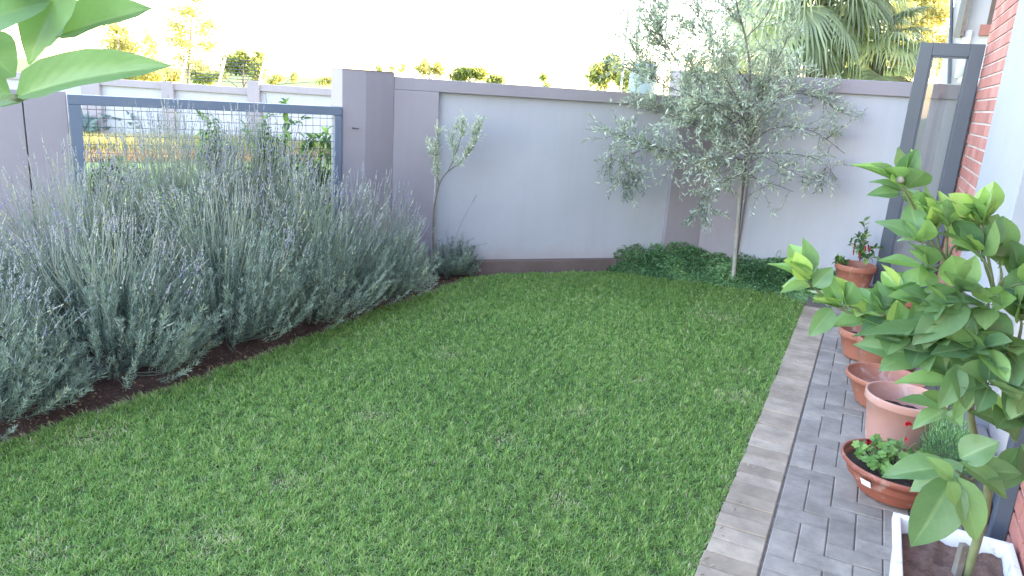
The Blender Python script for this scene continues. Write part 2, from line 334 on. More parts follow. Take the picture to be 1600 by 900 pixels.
# garden soil: a slightly lumpy sheet with its own thickness
nL = np.array([0.3368, -0.9416])                       # from the back wall towards the lawn
nG = np.array([Gd[1], -Gd[0]])                         # from the gate wall towards the lawn
nR = nrm(np.array([-0.469, -0.883]))
gateL = CC - Gd * 2.02; wallL = CC - Gd * 6.0
m = MB()
poly = [v3(wallL - nG * .2), v3(CC - nG * .2), v3(L0 - Ld * .9 - nL * .3), v3(KC + [0, .2]), SV(4.9, 1.0), SV(-5, 1.0), (-6, -2.5, 0)]
m.poly(poly, 0.0)
k = len(poly); b_ = [(p[0], p[1], -0.7) for p in poly]
m.add([(p[0], p[1], 0) for p in poly] + b_, np.array([[i, (i + 1) % k, k + (i + 1) % k, k + i] for i in range(k)]))
kind(m.build('soil', 'soil'), 'structure', 'red soil of the garden beds')
# lumpy soil crumbs along the bed, readable at the lawn edge
BED = np.array([(-3.4, 0.35), (-2.62, 2.0), (-2.168, 2.873), (-1.684, 3.675), (-1.359, 4.295), (-0.933, 5.212), (-0.56, 5.90), (-0.36, 6.28)])
BACK = np.array([(-0.36, 6.28), (0.0, 6.50), (0.93, 6.84)])
COV = np.array([(0.93, 6.84), (1.30, 6.76), (1.934, 6.581), (2.42, 6.40)])
EDGE_F, EDGE_N = SV(4.05, -0.205)[:2], SV(-4.0, -0.205)[:2]
LAWN = np.vstack([BED, BACK[1:], COV[1:], [EDGE_F, EDGE_N]])
LAWN = np.vstack([LAWN, [(-3.4, -1.6)]])
def densify(P, step=0.04, amp=0.018, closed=True):
    out = []
    for i in range(len(P) if closed else len(P) - 1):
        a, b = P[i], P[(i + 1) % len(P)]; ln = np.linalg.norm(b - a); n = max(1, int(ln / step))
        d = nrm(b - a); nn = np.array([-d[1], d[0]])
        for j in range(n):
            t = j / n; q = a + (b - a) * t
            s_ = i * 7.1 + j * step
            out.append(q + nn * amp * (math.sin(s_ * 17) + 0.8 * math.sin(s_ * 41 + 1) + 0.9 * (random.random() - .5) * 2) * (0.4 if i >= len(P) - 3 else 1))
    return np.array(out)
LD = densify(LAWN)
m = MB(); m.add([(p[0], p[1], 0.012) for p in LD] + [(p[0], p[1], -0.02) for p in LD],
      [np.arange(len(LD))[::-1][None], np.array([[i, (i + 1) % len(LD), len(LD) + (i + 1) % len(LD), len(LD) + i] for i in range(len(LD))])])
kind(m.build('lawn', 'lawnbase'), 'structure', 'flat mown lawn surface')
def inside(P, poly):
    x, y = P[:, 0], P[:, 1]; r = np.zeros(len(P), bool); j = len(poly) - 1
    for i in range(len(poly)):
        xi, yi = poly[i]; xj, yj = poly[j]
        c = ((yi > y) != (yj > y)) & (x < (xj - xi) * (y - yi) / (yj - yi + 1e-12) + xi); r ^= c; j = i
    return r
def fnoise(P, s, seed=0):
    r = np.random.RandomState(seed); v = np.zeros(len(P))
    for k in range(9):
        a = r.rand() * 6.28; f = s * (0.5 + r.rand() * 1.4); v += np.sin((P[:, 0] * math.cos(a) + P[:, 1] * math.sin(a)) * f + r.rand() * 6.28)
    return v / 4.2
# --- grass blades
SPOTS = [tuple(G(x, y)[:2]) + (q,) for x, y, q in ((1160, 625, .08), (905, 650, .06), (1165, 585, .05), (580, 655, .06), (790, 690, .05), (1000, 600, .05), (330, 850, .07), (150, 690, .08), (60, 870, .06), (1120, 500, .10), (450, 760, .05), (880, 790, .05), (700, 560, .06))]
def grass():
    mb = MB(); layers = [(1.35, 2.9, 42000, 0.0031, 0.023), (2.9, 4.6, 34000, 0.0038, 0.024), (4.6, 7.1, 24000, 0.0048, 0.026)]
    for y0, y1, dens, wd, ln in layers:
        n = int(dens * (y1 - y0) * 6.0); P = np.stack([RS.uniform(-3.3, 2.7, n), RS.uniform(y0, y1, n)], 1)
        view = (np.abs(P[:, 0]) < 0.80 * P[:, 1] + 0.35)
        P = P[view]; P = P[inside(P, LD)]; n = len(P)
        cl = fnoise(P, 9, 1); cl2 = fnoise(P, 38, 2); big = fnoise(P, 2.2, 3); fine = fnoise(P, 95, 8)
        keep = RS.rand(n) < np.clip(0.88 + 0.16 * cl2 + 0.06 * cl + .30 * fine, .22, 1); P = P[keep]; cl = cl[keep]; cl2 = cl2[keep]; big = big[keep]; fine = fine[keep]; n = len(P)
        az = RS.rand(n) * 6.283 + 1.4 * cl2; lean = np.clip(RS.normal(0.95, 0.35, n), 0.1, 1.5)
        H = np.stack([np.cos(az), np.sin(az), np.zeros(n)], 1)
        L = ln * (0.6 + 0.8 * RS.rand(n)) * (1 + 0.12 * cl2 + .28 * fine)
        A = H * np.sin(lean)[:, None] + Zv * np.cos(lean)[:, None]
        W = np.stack([-np.sin(az), np.cos(az), np.zeros(n)], 1)
        N = np.cross(A, W); N *= np.where(N[:, 2:3] < 0, -1, 1)
        r = np.clip(0.46 + 0.05 * big + 0.06 * cl + 0.10 * cl2 + .14 * fine + RS.normal(0, 0.25, n), 0, 0.93)
        wear = np.zeros(n)
        for sx, sy, sr in SPOTS: wear = np.maximum(wear, np.exp(-((P[:, 0] - sx) ** 2 + (P[:, 1] - sy) ** 2) / (2 * sr * sr)))
        L = L * (1 - .3 * wear); r = np.clip(r + .12 * wear, 0, .93)
        dry = (RS.rand(n) < .26 * wear + np.clip(0.03 + 0.10 * (cl2 + fine - 0.75), 0.028, .3)); r[dry] = 0.97 + 0.03 * RS.rand(dry.sum())
        # the edges are drier
        O = np.stack([P[:, 0], P[:, 1], np.full(n, 0.010) + RS.rand(n) * 0.008], 1)
        mb.inst(BL_V, BL_F, O, A * L[:, None], W * wd * (0.7 + 0.6 * RS.rand(n))[:, None], N * L[:, None], r)
    # overhanging runners along the borders
    E = densify(LAWN, 0.004, 0.012); E = E[(E[:, 1] > 1.4) & (np.abs(E[:, 0]) < .8 * E[:, 1] + .4)]
    E = np.repeat(E, 3, 0) + RS.normal(0, 0.02, (len(E) * 3, 2)); n = len(E); az = RS.rand(n) * 6.283
    H = np.stack([np.cos(az), np.sin(az), 0.25 + 0.5 * RS.rand(n)], 1); W = np.stack([-np.sin(az), np.cos(az), 0 * az], 1)
    r = np.where(RS.rand(n) < 0.35, 0.96 + 0.04 * RS.rand(n), 0.2 + 0.6 * RS.rand(n))
    mb.inst(BL_V, BL_F, np.c_[E, np.full(n, .008)], H * 0.035, W * 0.0035, np.cross(H, W) * .03, r)
    return mb.build('grass', 'grass')
kind(grass(), 'stuff', 'short green mown grass of the lawn')

# --- litter on the soil along the bed and borders
def litter():
    mb = MB(); n = 9000; P = np.stack([RS.uniform(-3.3, 2.6, n), RS.uniform(1.5, 7.1, n)], 1)
    d = np.full(n, 9.0)
    for i in range(len(LD)): pass
    E = densify(LAWN, 0.05, 0.01)
    for q in range(0, n, 500):
        D = np.linalg.norm(P[q:q + 500, None] - E[None], axis=2).min(1); d[q:q + 500] = D
    keep = (~inside(P, LD)) & (d < 0.02 + 0.16 * RS.rand(n) ** 2); P = P[keep]
    sv = (P - O2) @ Vv; P = P[(sv < -0.12) | (RS.rand(len(P)) < .10) | (P[:, 1] > 6.0) & (sv < 0)]
    n = len(P); az = RS.rand(n) * 6.283
    H = np.stack([np.cos(az), np.sin(az), RS.normal(0, .25, n)], 1); W = np.stack([-np.sin(az), np.cos(az), 0 * az], 1)
    z = np.where((P - O2) @ Vv > -0.205, 0.031, 0.004)
    mb.inst(DIA_V, DIA_F, np.c_[P, z + .003], H * (0.012 + 0.03 * RS.rand(n) ** 2)[:, None], W * .006, np.cross(H, W) * .02)
    n = 2600; t = RS.rand(n); i = (t * (len(BED) - 1)).astype(int); f = t * (len(BED) - 1) - i
    P = BED[i] + (BED[i + 1] - BED[i]) * f[:, None] + np.array([-.887, .462]) * (RS.rand(n) ** 1.5 * .5)[:, None]
    T = np.array([(0, 0, 0), (1, 0, .2), (.6, .9, .1), (-.3, .6, .2), (.3, .3, .9)])
    s_ = (0.004 + 0.012 * RS.rand(n) ** 2)[:, None]; az = RS.rand(n) * 6.283
    A = np.stack([np.cos(az), np.sin(az), 0 * az], 1); B = np.stack([-np.sin(az), np.cos(az), 0 * az], 1)
    mb.inst(T, [np.array([[0, 1, 4], [1, 2, 4], [2, 3, 4], [3, 0, 4]])], np.c_[P, np.full(n, .0)], A * s_, B * s_, np.tile(Zv, (n, 1)) * s_, RS.rand(n) * .6)
    return mb.build('leaf_litter', 'litter')
kind(litter(), 'stuff', 'dry clippings and crumbs of soil along the lawn edge')

# --- path: pavers and soldier border
def brick_top(mb, s0, s1, v0, v1, z=0.03, h=0.06, g_=0.003, ch=0.004, rnd=0.5):
    s0 += g_ / 2; s1 -= g_ / 2; v0 += g_ / 2; v1 -= g_ / 2
    if s1 - s0 < .012 or v1 - v0 < .012: return
    z += random.uniform(-.0022, .0022); tl = [random.uniform(-.0012, .0012) for _ in range(4)]
    P = []
    for e, zz in ((0, z - h), (0, z - ch), (ch, z)):
        for q, (a, b) in enumerate(((s0 + e, v0 + e), (s0 + e, v1 - e), (s1 - e, v1 - e), (s1 - e, v0 + e))): P.append(SV(a, b, zz + tl[q]))
    f = [[8, 9, 10, 11]]
    for L_ in (0, 4):
        for i in range(4): f.append([L_ + i, L_ + (i + 1) % 4, L_ + 4 + (i + 1) % 4, L_ + 4 + i])
    mb.add(P, np.array(f), rnd)
m = MB(); m.add([SV(-5, -.2, .023), SV(4.75, -.2, .023), SV(4.75, .8, .023), SV(-5, .8, .023)], np.array([[3, 2, 1, 0]]))
kind(m.build('path_bed', 'sand'), 'structure', 'sandy bedding in the joints of the paved path')
m = MB(); s = -4.0
while s < 3.98:
    wv = 0.1
    brick_top(m, s, s + wv, -0.203 + random.uniform(-.003, .003), -0.004, .030, rnd=random.random()); s += wv
kind(m.build('path_border', 'border'), 'structure', 'buff brick edging between lawn and paving')
m = MB()
for i in range(0, 11):
    for j in range(-40, 46):
        r_ = (i + j) % 4
        v0, s0 = i * .1 + .003, j * .1
        r_ = (i - j) % 4
        if r_ == 0: brick_top(m, s0, s0 + .1, v0, min(v0 + .2, .76), rnd=random.random())
        if r_ == 3: brick_top(m, s0, s0 + .2, v0, min(v0 + .1, .76), rnd=random.random())
        if i == 0 and r_ == 1: brick_top(m, s0, s0 + .1, v0, v0 + .1, rnd=random.random())
kind(m.build('path', 'paver'), 'structure', 'grey paved path in herringbone beside the house')

# ------------------------------------------------------------------ walls
# back wall on the left with its recessed panel
w_ = thing('garden_wall', v3(L0), 'taupe framed wall with one big pale grey panel behind the small olive sapling', 'wall')
def Lp(t): return L0 + Ld * t
T0, T1, T2, T3, TK = -.766, -.389, 1.90, 1.90, 2.33
m = MB(); oriented(m, Lp(T1), Lp(TK), 0, 1.60, 0, -.16, nL); m.build('panel', 'panel', w_)
m = MB(); oriented(m, Lp(T0), Lp(T1), -.6, 1.57, .045, -.19, nL); oriented(m, Lp(T0), Lp(T3), 1.57, 1.672, .045, -.19, nL)
m.build('frame', 'taupe', w_, bevel=.006)
m = MB(); oriented(m, Lp(T1), Lp(T3), -.05, .128, .060, -.19, nL); m.build('plinth', 'plinth', w_, bevel=.008)
# column at the left end
c_ = thing('wall_column', v3(CC), 'taupe plastered column joining gate and back wall', 'column')
m = MB()
q0 = CC - Gd * .19; cp = [CC, q0, q0 - nG * .30, Lp(T0) - nL * .2, Lp(T0) + nL * .045]
kk = len(cp); m.add([v3(p, -.6) for p in cp] + [v3(p, 1.705) for p in cp], [np.arange(kk)[None], (kk + np.arange(kk))[::-1][None], np.array([[i, (i + 1) % kk, kk + (i + 1) % kk, kk + i] for i in range(kk)])])
m.build('shaft', 'taupe', c_, bevel=.006)
m = MB(); hp = hit(551, 200, CC, Gd); m.tube([hp - v3(nG) * .01, hp + v3(nG) * .03], .006, 8); m.tube([hp + v3(nG) * .028 - v3(Gd) * .012, hp + v3(nG) * .028 + v3(Gd) * .04], .005, 6)
m.build('catch_pin', 'wire', c_, smooth=True)
# right-hand back wall, taller
r0 = thing('garden_wall', v3(KC), 'taller taupe capped wall with pale panel behind the large olive tree', 'wall')
m = MB(); oriented(m, KC, KC + Rd * 2.6, 0, 1.84, 0, -.18, nR); m.build('panel', 'panel', r0)
m = MB(); oriented(m, KC + Rd * .40, KC + Rd * 2.6, 1.785, 1.905, .04, -.2, nR)
m.build('cap', 'taupe', r0, bevel=.006)
# corner pilaster: wraps both walls
m = MB()
a0 = Lp(T3); b0 = KC + Rd * .40
inner = KC + nrm(nL + nR) * .048
cp = [a0 + nL * .046, a0 - nL * .2, KC - nrm(nL + nR) * .22, b0 - nR * .2, b0 + nR * .046, inner]
kk = len(cp); m.add([v3(p, -.6) for p in cp] + [v3(p, 1.905) for p in cp], [np.arange(kk)[None], (kk + np.arange(kk))[::-1][None], np.array([[i, (i + 1) % kk, kk + (i + 1) % kk, kk + i] for i in range(kk)])])
tag(m.build('corner_pilaster', 'taupe', bevel=.005), 'taupe plastered corner pilaster between the two back walls', 'pilaster')
m = MB(); oriented(m, KC + Rd * .40, KC + Rd * 2.6, -.05, .12, .05, -.2, nR); m.build('plinth', 'plinth', r0)
# low wall left of the gate, with its cracked joint
lw = thing('garden_wall', v3(gateL), 'low taupe wall left of the mesh gate with dark movement joint', 'wall')
m = MB(); js = 2.262
oriented(m, CC - Gd * 2.025, CC - Gd * js, -.6, 1.432, 0, -.22, nG); oriented(m, CC - Gd * (js + .008), CC - Gd * 6.0, -.6, 1.432, 0, -.22, nG); m.build('plastered_face', 'taupe', lw, bevel=.003)
m = MB(); oriented(m, CC - Gd * js, CC - Gd * (js + .008), -.6, 1.42, -.012, -.2, nG); m.build('joint', 'sand', lw)

# ------------------------------------------------------------------ mesh gate
gt = thing('mesh_gate', v3(gateL), 'blue grey steel framed gate with square wire mesh behind lavender', 'gate')
gw0, gw1 = CC - Gd * 2.018, CC - Gd * .195
fz = 1.418; fb = .08
m = MB()
oriented(m, gw0, gw1, fz - .065, fz, .02, -.045, nG); oriented(m, gw0, gw1, fb, fb + .06, .02, -.045, nG)
oriented(m, gw0, gw0 + Gd * .075, fb + .061, fz - .066, .019, -.044, nG); oriented(m, gw1 - Gd * .055, gw1, fb + .061, fz - .066, .019, -.044, nG)
m.build('frame', 'frame', gt, bevel=.004)
m = MB()
n = int((1.82 - .13) / .0535)
for i in range(n):
    p = gw0 + Gd * (.11 + i * .0535) - nG * .015; pts = [v3(p + Gd * random.uniform(-.002, .002), z) for z in np.linspace(fb + .05, fz - .06, 7)]; m.tube(pts, .0019, 4, cap=False)
for i in range(21):
    z = fz - .092 - i * .058; m.tube([v3(gw0 + Gd * .07 - nG * .018, z), v3(gw1 - Gd * .05 - nG * .018, z)], .0019, 4, cap=False)
m.build('wire_mesh', 'wire', gt)

# ------------------------------------------------------------------ house
VH = 0.76
hs = thing('house', SV(2.0, VH), 'house side with red face brick, white plaster pier and glazed door', 'house')
def brickwork(name, s0, s1, z0, z1, cut=None):
    m = MB(); cl, chh, j = .222, .0855, .014; mz = MB()
    kz = int((z1 - z0) / chh)
    for i in range(kz):
        off = (i % 2) * cl / 2; s = s0 - off
        while s < s1:
            a, b = max(s, s0), min(s + cl, s1)
            if b - a > .03:
                pr = random.uniform(-.0015, .0015); L_ = b - a - j
                c = SV((a + b) / 2, VH + .03 + pr, z0 + i * chh + chh / 2)
                m.box(c, U3, V3, Zv, L_, .06, chh - j, random.random())
            s += cl
    oo = m.build(name, 'brick', hs, bevel=.003)
    mz.box(SV((s0 + s1) / 2, VH + .058, (z0 + z1) / 2), U3, V3, Zv, s1 - s0 - .004, .10, z1 - z0); mz.build('mortar_bed', 'mortar', oo)
brickwork('brick_wall', 3.13, 4.66, .16, 3.40)
brickwork('brick_wall', -1.1, .43, .0, 3.0)
# end face of the brick corner
m = MB(); m.box(SV(4.672, VH + .14, 1.78), U3, V3, Zv, .024, .27, 3.24); m.build('corner_return', 'mortar', hs)
m = MB(); m.box(SV(2.375, VH + .06, 1.55), U3, V3, Zv, 1.506, .16, 3.1); m.build('plaster_pier', 'white_wall', hs, bevel=.006)
m = MB(); m.box(SV(1.28, VH + .17, 1.55), U3, V3, Zv, .68, .14, 3.1); m.build('reveal', 'beige_wall', hs)
m = MB(); m.box(SV(2.9, VH + .03, .08), U3, V3, Zv, 3.6, .12, .16); m.build('threshold', 'concrete', hs, bevel=.006)
m = MB()
m.box(SV(.90, VH + .085, 1.18), U3, V3, Zv, .07, .06, 2.2); m.box(SV(.47, VH + .085, 1.18), U3, V3, Zv, .06, .06, 2.2)
m.box(SV(.685, VH + .085, 2.29), U3, V3, Zv, .5, .06, .06); m.box(SV(.685, VH + .085, .12), U3, V3, Zv, .36, .06, .08)
df = m.build('door', 'door', hs, bevel=.003)
m = MB(); m.box(SV(.685, VH + .10, 1.2), U3, V3, Zv, .37, .008, 2.1); m.build('pane', 'darkglass', df)
m = MB(); m.box(SV(1.9, VH + 2.2, 2.6), U3, V3, Zv, 5.4, 3.9, 5.2); m.box(SV(-3.3, VH + 2.2, 2.6), U3, V3, Zv, 4.4, 4.1, 5.2)
m.build('body', 'white_wall', hs)
# upper storey above the brick, wide roof slab
m = MB(); m.box(SV(-.5, VH + 2.0, 5.45), U3, V3, Zv, 10.6, 4.6, .14); m.build('roof', 'concrete', hs)

# open glazed leaf at the far corner
sl_ = 4.56
def Lhit(x, y):
    n = U; r = ray(x, y); p = SV(sl_, 0)[:2]; t = (n @ p) / (n @ r[:2]); return r * t + [0, 0, EYE]
pa, pb = Lhit(1438, 68), Lhit(1541, 68)
va, vb = (pa[:2] - O2) @ Vv, (pb[:2] - O2) @ Vv
zt, zbm = (pa[2] + pb[2]) / 2, .19
dl = thing('door_leaf', SV(sl_, vb), 'tall charcoal framed glass door leaf standing open by the brick corner', 'door')
m = MB(); st = .098
for a, b in ((va, va + st), (vb - st, vb)): m.box(SV(sl_, (a + b) / 2, (zt + zbm) / 2), V3, U3, Zv, b - a, .045, zt - zbm)
for a, b in ((zt - .10, zt), (zbm, zbm + .11)): m.box(SV(sl_, (va + vb) / 2, (a + b) / 2), V3, U3, Zv, vb - va - 2 * st, .044, b - a)
fr_ = m.build('frame', 'door', dl, bevel=.004)
m = MB(); ip = .014
for a, b in ((va + st, va + st + ip), (vb - st - ip, vb - st)): m.box(SV(sl_, (a + b) / 2, (zt + zbm) / 2), V3, U3, Zv, b - a, .03, zt - zbm - .2)
for z in (zt - .107, zbm + .117): m.box(SV(sl_, (va + vb) / 2, z), V3, U3, Zv, vb - va - 2 * st, .03, ip)
m.build('beading', 'door', fr_)
m = MB(); m.box(SV(sl_, (va + vb) / 2, (zt + zbm) / 2), V3, U3, Zv, vb - va - 2 * st + .01, .006, zt - zbm - .19); m.build('pane', 'glass', dl)
m = MB(); hz = 1.12
m.tube([SV(sl_ - .02, va + .05, hz), SV(sl_ - .055, va + .05, hz)], .009, 10); m.tube([SV(sl_ - .055, va + .045, hz), SV(sl_ - .055, va + .17, hz)], .008, 10)
m.build('handle', 'door', dl, smooth=True)

# dark steel post leaning in the near corner
b0_, t0_ = G(1543, 897, .05), None
pb_ = SV(.33, .70, .03)
top_ = at(1612, 700, 2.15)
m = MB(); base = G(1536, 915, 0.02); dirn = nrm(np.array([.02, .035, 1.0])); tp = base + dirn * 1.9
m.box((base + tp) / 2, U3, V3, dirn, .05, .05, 1.9)
tag(m.build('steel_post', 'door', bevel=.003), 'dark slate square steel post leaning beside the near brickwork', 'post')

# ------------------------------------------------------------------ pots
def pot(kindname, c, r, h, label, mat='terracotta', sx=1, sy=1, ang=0, taper=.68, soil=.8, soilmat='potsoil', group='terracotta pots along the house wall', band=.05, cat='plant pot'):
    t = thing(kindname, c, label, cat, group)
    rb = r * taper; zr = h - band; rr = lambda z: rb + (r * .93 - rb) * (z / zr)
    prof = [(0, .004), (rb * .9, .004), (rb, .010), (rb * 1.01, .02), (rr(zr * .5), zr * .5), (rr(zr), zr), (r * .985, zr + .003), (r, zr + .008), (r, h - .006), (r * .992, h), (r * .955, h), (r * .945, h - .006), (r * .925, zr - .004), (rr(zr) - .008, zr - .01), (rr(zr * soil) - .008, zr * soil - .03)]
    m = MB(); m.lathe(prof, c, sx, sy, ang, 56, RS.rand()); m.build('pot_body', mat, t, smooth=True)
    zs = h * soil - .02
    n = 40; rr_ = [0, .25, .5, .75, 1.0]; m = MB(); base_r = (rr(min(zs, zr)) - .004)
    P = []; th = np.arange(n) * 2 * math.pi / n
    for q in rr_:
        for a in th:
            x, y = base_r * q * math.cos(a) * sx, base_r * q * math.sin(a) * sy; ca, sa = math.cos(ang), math.sin(ang)
            P.append((x * ca - y * sa + c[0], x * sa + y * ca + c[1], c[2] + zs + random.uniform(-.006, .008) + (1 - q) * .008))
    f = [[i * n + j, i * n + (j + 1) % n, (i + 1) * n + (j + 1) % n, (i + 1) * n + j] for i in range(4) for j in range(n)]
    m.add(P, np.array(f)); m.build('potting_soil', soilmat, t, smooth=True)
    return t
# chilli pot on its block
blk = SV(4.33, .13, .0)
m = MB(); m.box(blk + [0, 0, .06], U3, V3, Zv, .34, .36, .12); tag(m.build('paving_block', 'concrete', bevel=.01), 'low concrete block under the chilli pot', 'block')
cp_ = SV(4.33, .13, .121)
ch = pot('chilli_pot', cp_, .165, .26, 'round terracotta pot with red chilli bush by the open door leaf', 'terracotta', soil=.85)
def leafy_sprays(m, base, stems, leaf, wid, per, r=.0025, mi_leaf=1, up=.5, tv=LF_V, tf=LF_F):
    for P in stems:
        P = spline(P, 12); m.tube(P, np.linspace(r, r * .4, len(P)), 5)
        n = per; t = np.linspace(.3, 1, n) * (len(P) - 1.01); i = t.astype(int); f = (t - i)[:, None]
        O = P[i] * (1 - f) + P[i + 1] * f; T = nrm(P[i + 1] - P[i]); a, b = perp(T)
        D = nrm(a + T * RS.uniform(.1, .7, (n, 1)) + Zv * RS.normal(up - .3, .35, (n, 1)))
        N = nrm(Zv * 1.0 + RS.normal(0, .5, (n, 3))); B = nrm(np.cross(D, N)); N = np.cross(B, D); N *= np.where(N[:, 2:3] < 0, -1, 1)
        L = leaf * RS.uniform(.6, 1.15, (n, 1))
        m.inst(tv, tf, O, D * L, B * L * wid, N * L, None, mi_leaf)
m = MB(); zc = cp_ + [0, 0, .20]; top = at(1350, 345, cp_[1])
stem = [zc + v3(Vv) * .03, zc + [.0, .0, .12] + v3(Vv) * .04, top + v3(Vv) * .02 - Zv * .10]
stems = [stem + [top]]
for q in range(9):
    a = RS.rand() * 6.28; z = RS.uniform(.08, .26); rr = RS.uniform(.07, .15)
    s0 = zc + v3(Vv) * .035 + Zv * z; stems.append([s0, s0 + np.array([math.cos(a) * rr * .5, math.sin(a) * rr * .5, .04]), s0 + np.array([math.cos(a) * rr, math.sin(a) * rr, .06])])
for q in range(5):
    a = 2.6 + RS.rand() * 1.6; s0 = zc - v3(Vv) * .05; stems.append([s0, s0 + np.array([math.cos(a) * .05, math.sin(a) * .04, .06]), s0 + np.array([math.cos(a) * .12, math.sin(a) * .07, .08])])
leafy_sprays(m, zc, stems, .058, .5, 14, .0028)
m.build('chilli_plant', ['twig', 'shrub'], ch)
for q in range(9):
    a = RS.rand() * 6.28; p = zc + v3(Vv) * .03 + np.array([math.cos(a) * .07, math.sin(a) * .07, RS.uniform(.13, .24)])
    m = MB(); m.tube(spline([p, p + [.002, 0, -.02], p + [.006, .003, -.055]], 6), [.003, .008, .008, .007, .004, .001], 8, rnd=RS.rand()); m.build('chilli_pod', 'chilli', ch, smooth=True)
pot('plant_pot', SV(3.62, .46, .032), .185, .30, 'terracotta pot half hidden by lemon leaves, farthest along the wall', 'terracotta')
pA = pot('plant_pot', SV(2.80, .27, .032), .16, .20, 'small terracotta bowl peeping out behind the tall pot', 'terracotta', sx=1.1, sy=1.0, soil=.8)
pB = pot('plant_pot', SV(2.42, .40, .032), .195, .27, 'round terracotta pot with pale scuffed rim under lemon leaves', 'terracotta', soil=.85, taper=.72)
pC = pot('plant_pot', SV(1.93, .38, .032), .205, .19, 'wide empty terracotta bowl between two taller pots', 'terracotta', sx=1.0, sy=1.0, soil=.35, taper=.55, band=.03)
pD = pot('plant_pot', SV(1.43, .46, .032), .186, .27, 'tall faded pink plastic pot with a little soil inside', 'terracotta_faded', soil=.68, taper=.78, band=.045)
pEc = SV(.86, .43, .032)
pE = pot('geranium_bowl', pEc, .21, .15, 'wide dark terracotta bowl with geranium and white sticker', 'terracotta_red', sx=1.12, sy=1.0, ang=R(-64), soil=.86, taper=.62, band=.025, cat='plant pot')
m = MB(); sp = hit(1353, 775, pEc, Vv)[:2]
# sticker hugging the bowl below its rim
ang_ = math.atan2(-(0.9), -.75) - .33; r1 = [(.196, .118), (.188, .092), (.178, .072)]
V_ = []
for rr, zz in ((.213, .118), (.196, .085)):
    for a in np.linspace(ang_ - .10, ang_ + .12, 6): V_.append(pEc + np.array([rr * math.cos(a) * 1.02, rr * math.sin(a) * 1.02, zz]))
V_ = [p for p in V_]
m.add(V_, np.array([[i, i + 1, 7 + i, 6 + i] for i in range(5)])); m.build('sticker', 'white', pE)
# geranium leaves: scalloped discs on petioles
def geranium():
    m = MB(); K = 18; th = np.arange(K) / K * 2 * math.pi
    rad = 1 + .16 * np.cos(th * 6) + .06 * np.cos(th * 12); rad[np.abs(th - math.pi) < .25] *= .35
    tv = [(0, 0, -.12)] + [(rad[i] * math.cos(th[i]), rad[i] * math.sin(th[i]), .05 * math.cos(th[i] * 6)) for i in range(K)]
    tf = [np.array([[0, 1 + i, 1 + (i + 1) % K] for i in range(K)])]
    O, A, B, N = [], [], [], []
    for q in range(120):
        a = RS.rand() * 6.28; rr = math.sqrt(RS.rand()) * .17; x, y = rr * math.cos(a), rr * math.sin(a)
        b0 = pEc + np.array([x * .6, y * .6, .12]); tp = pEc + np.array([x, y, .14 + RS.rand() * .085 * (1.1 - rr * 3)]) + v3(U) * .03
        m.tube(spline([b0, (b0 + tp) / 2 + [0, 0, .01], tp], 4), .0013, 4, cap=False)
        n_ = nrm(np.array([x * 2.2, y * 2.2 - .15, .5]) + RS.normal(0, .25, 3)); a_ = nrm(np.cross(n_, RS.normal(0, 1, 3))); s_ = RS.uniform(.012, .024)
        O.append(tp); A.append(a_ * s_); B.append(np.cross(n_, a_) * s_); N.append(n_ * s_)
    m.inst(tv, tf, O, A, B, N, None, 1)
    for q in ((1438, 600), (1475, 640), (1448, 640)):
        e = at(q[0], q[1] + 90, pEc[1] + .02); m.tube(spline([pEc + [0, .02, .12], (pEc + e) / 2 + [0, 0, .10], e], 6), .0016, 5)
    m.build('geranium', ['twig', 'geranium'], pE)
    for (x, y, s_, rn) in ((1419, 663, .016, .6), (1415, 687, .012, 1.0), (1357, 691, .016, .05)):
        f = MB(); c = at(x, y, pEc[1] + .05); n = 16
        D = nrm(RS.normal(0, 1, (n, 3)) + [0, -.3, .5]); a, b = perp(D)
        f.inst(LF_V, LF_F, np.tile(c, (n, 1)), D * s_, a * s_ * 1.2, b * s_, np.clip(rn + RS.normal(0, .12, n), 0, 1)); f.build('flower_head', 'petal', pE)
        f = MB(); f.tube(spline([pEc + [0, 0, .13], pEc * .45 + c * .55 + [0, 0, .04], c], 8), .0015, 5); f.build('flower_stalk', 'twig', pE)
geranium()

# white rectangular planter with sandy soil
Fz = .30
f0 = G(1396, 799, Fz); f1 = G(1404, 905, Fz)
fc = SV(.13, .53); 
pl = thing('planter', SV(.12, .52, .03), 'white weathered rectangular planter holding the lemon tree', 'planter')
fs0, fs1 = (f0[:2] - O2) @ U, -.33
fv0 = (f0[:2] - O2) @ Vv; fv1 = fv0 + .36
fs0 += 0
m = MB()
def planterbox(m, z0, z1, s0, s1, v0, v1, t, inset):
    ring = lambda e, z: [SV(s0 + e, v0 + e, z), SV(s1 - e, v0 + e, z), SV(s1 - e, v1 - e, z), SV(s0 + e, v1 - e, z)]
    levels = [ring(inset, z0), ring(.012, z1 - .035), ring(.0, z1 - .033), ring(.0, z1 - .003), ring(.003, z1), ring(t - .003, z1), ring(t, z1 - .004), ring(t + .006, z1 - .08), ring(t + .02, z0 + .05)]
    P = [p for l in levels for p in l]; f = []
    for i in range(len(levels) - 1):
        for j in range(4): f.append([i * 4 + j, i * 4 + (j + 1) % 4, (i + 1) * 4 + (j + 1) % 4, (i + 1) * 4 + j])
    f.append([3, 2, 1, 0]); m.add(P, np.array(f))
planterbox(m, .03, Fz, fs1, fs0, fv0, fv1, .024, .03); m.build('box', 'planter', pl, bevel=.002)
m = MB(); nx = 34
P = [SV(fs1 + .03 + (fs0 - fs1 - .06) * i / nx, fv0 + .03 + (fv1 - fv0 - .06) * j / nx, Fz - .052 + .006 * math.sin(i * .5 + j * .3) + .005 * math.sin(j * .7 - i * .2) + random.uniform(-.0025, .003)) for i in range(nx + 1) for j in range(nx + 1)]
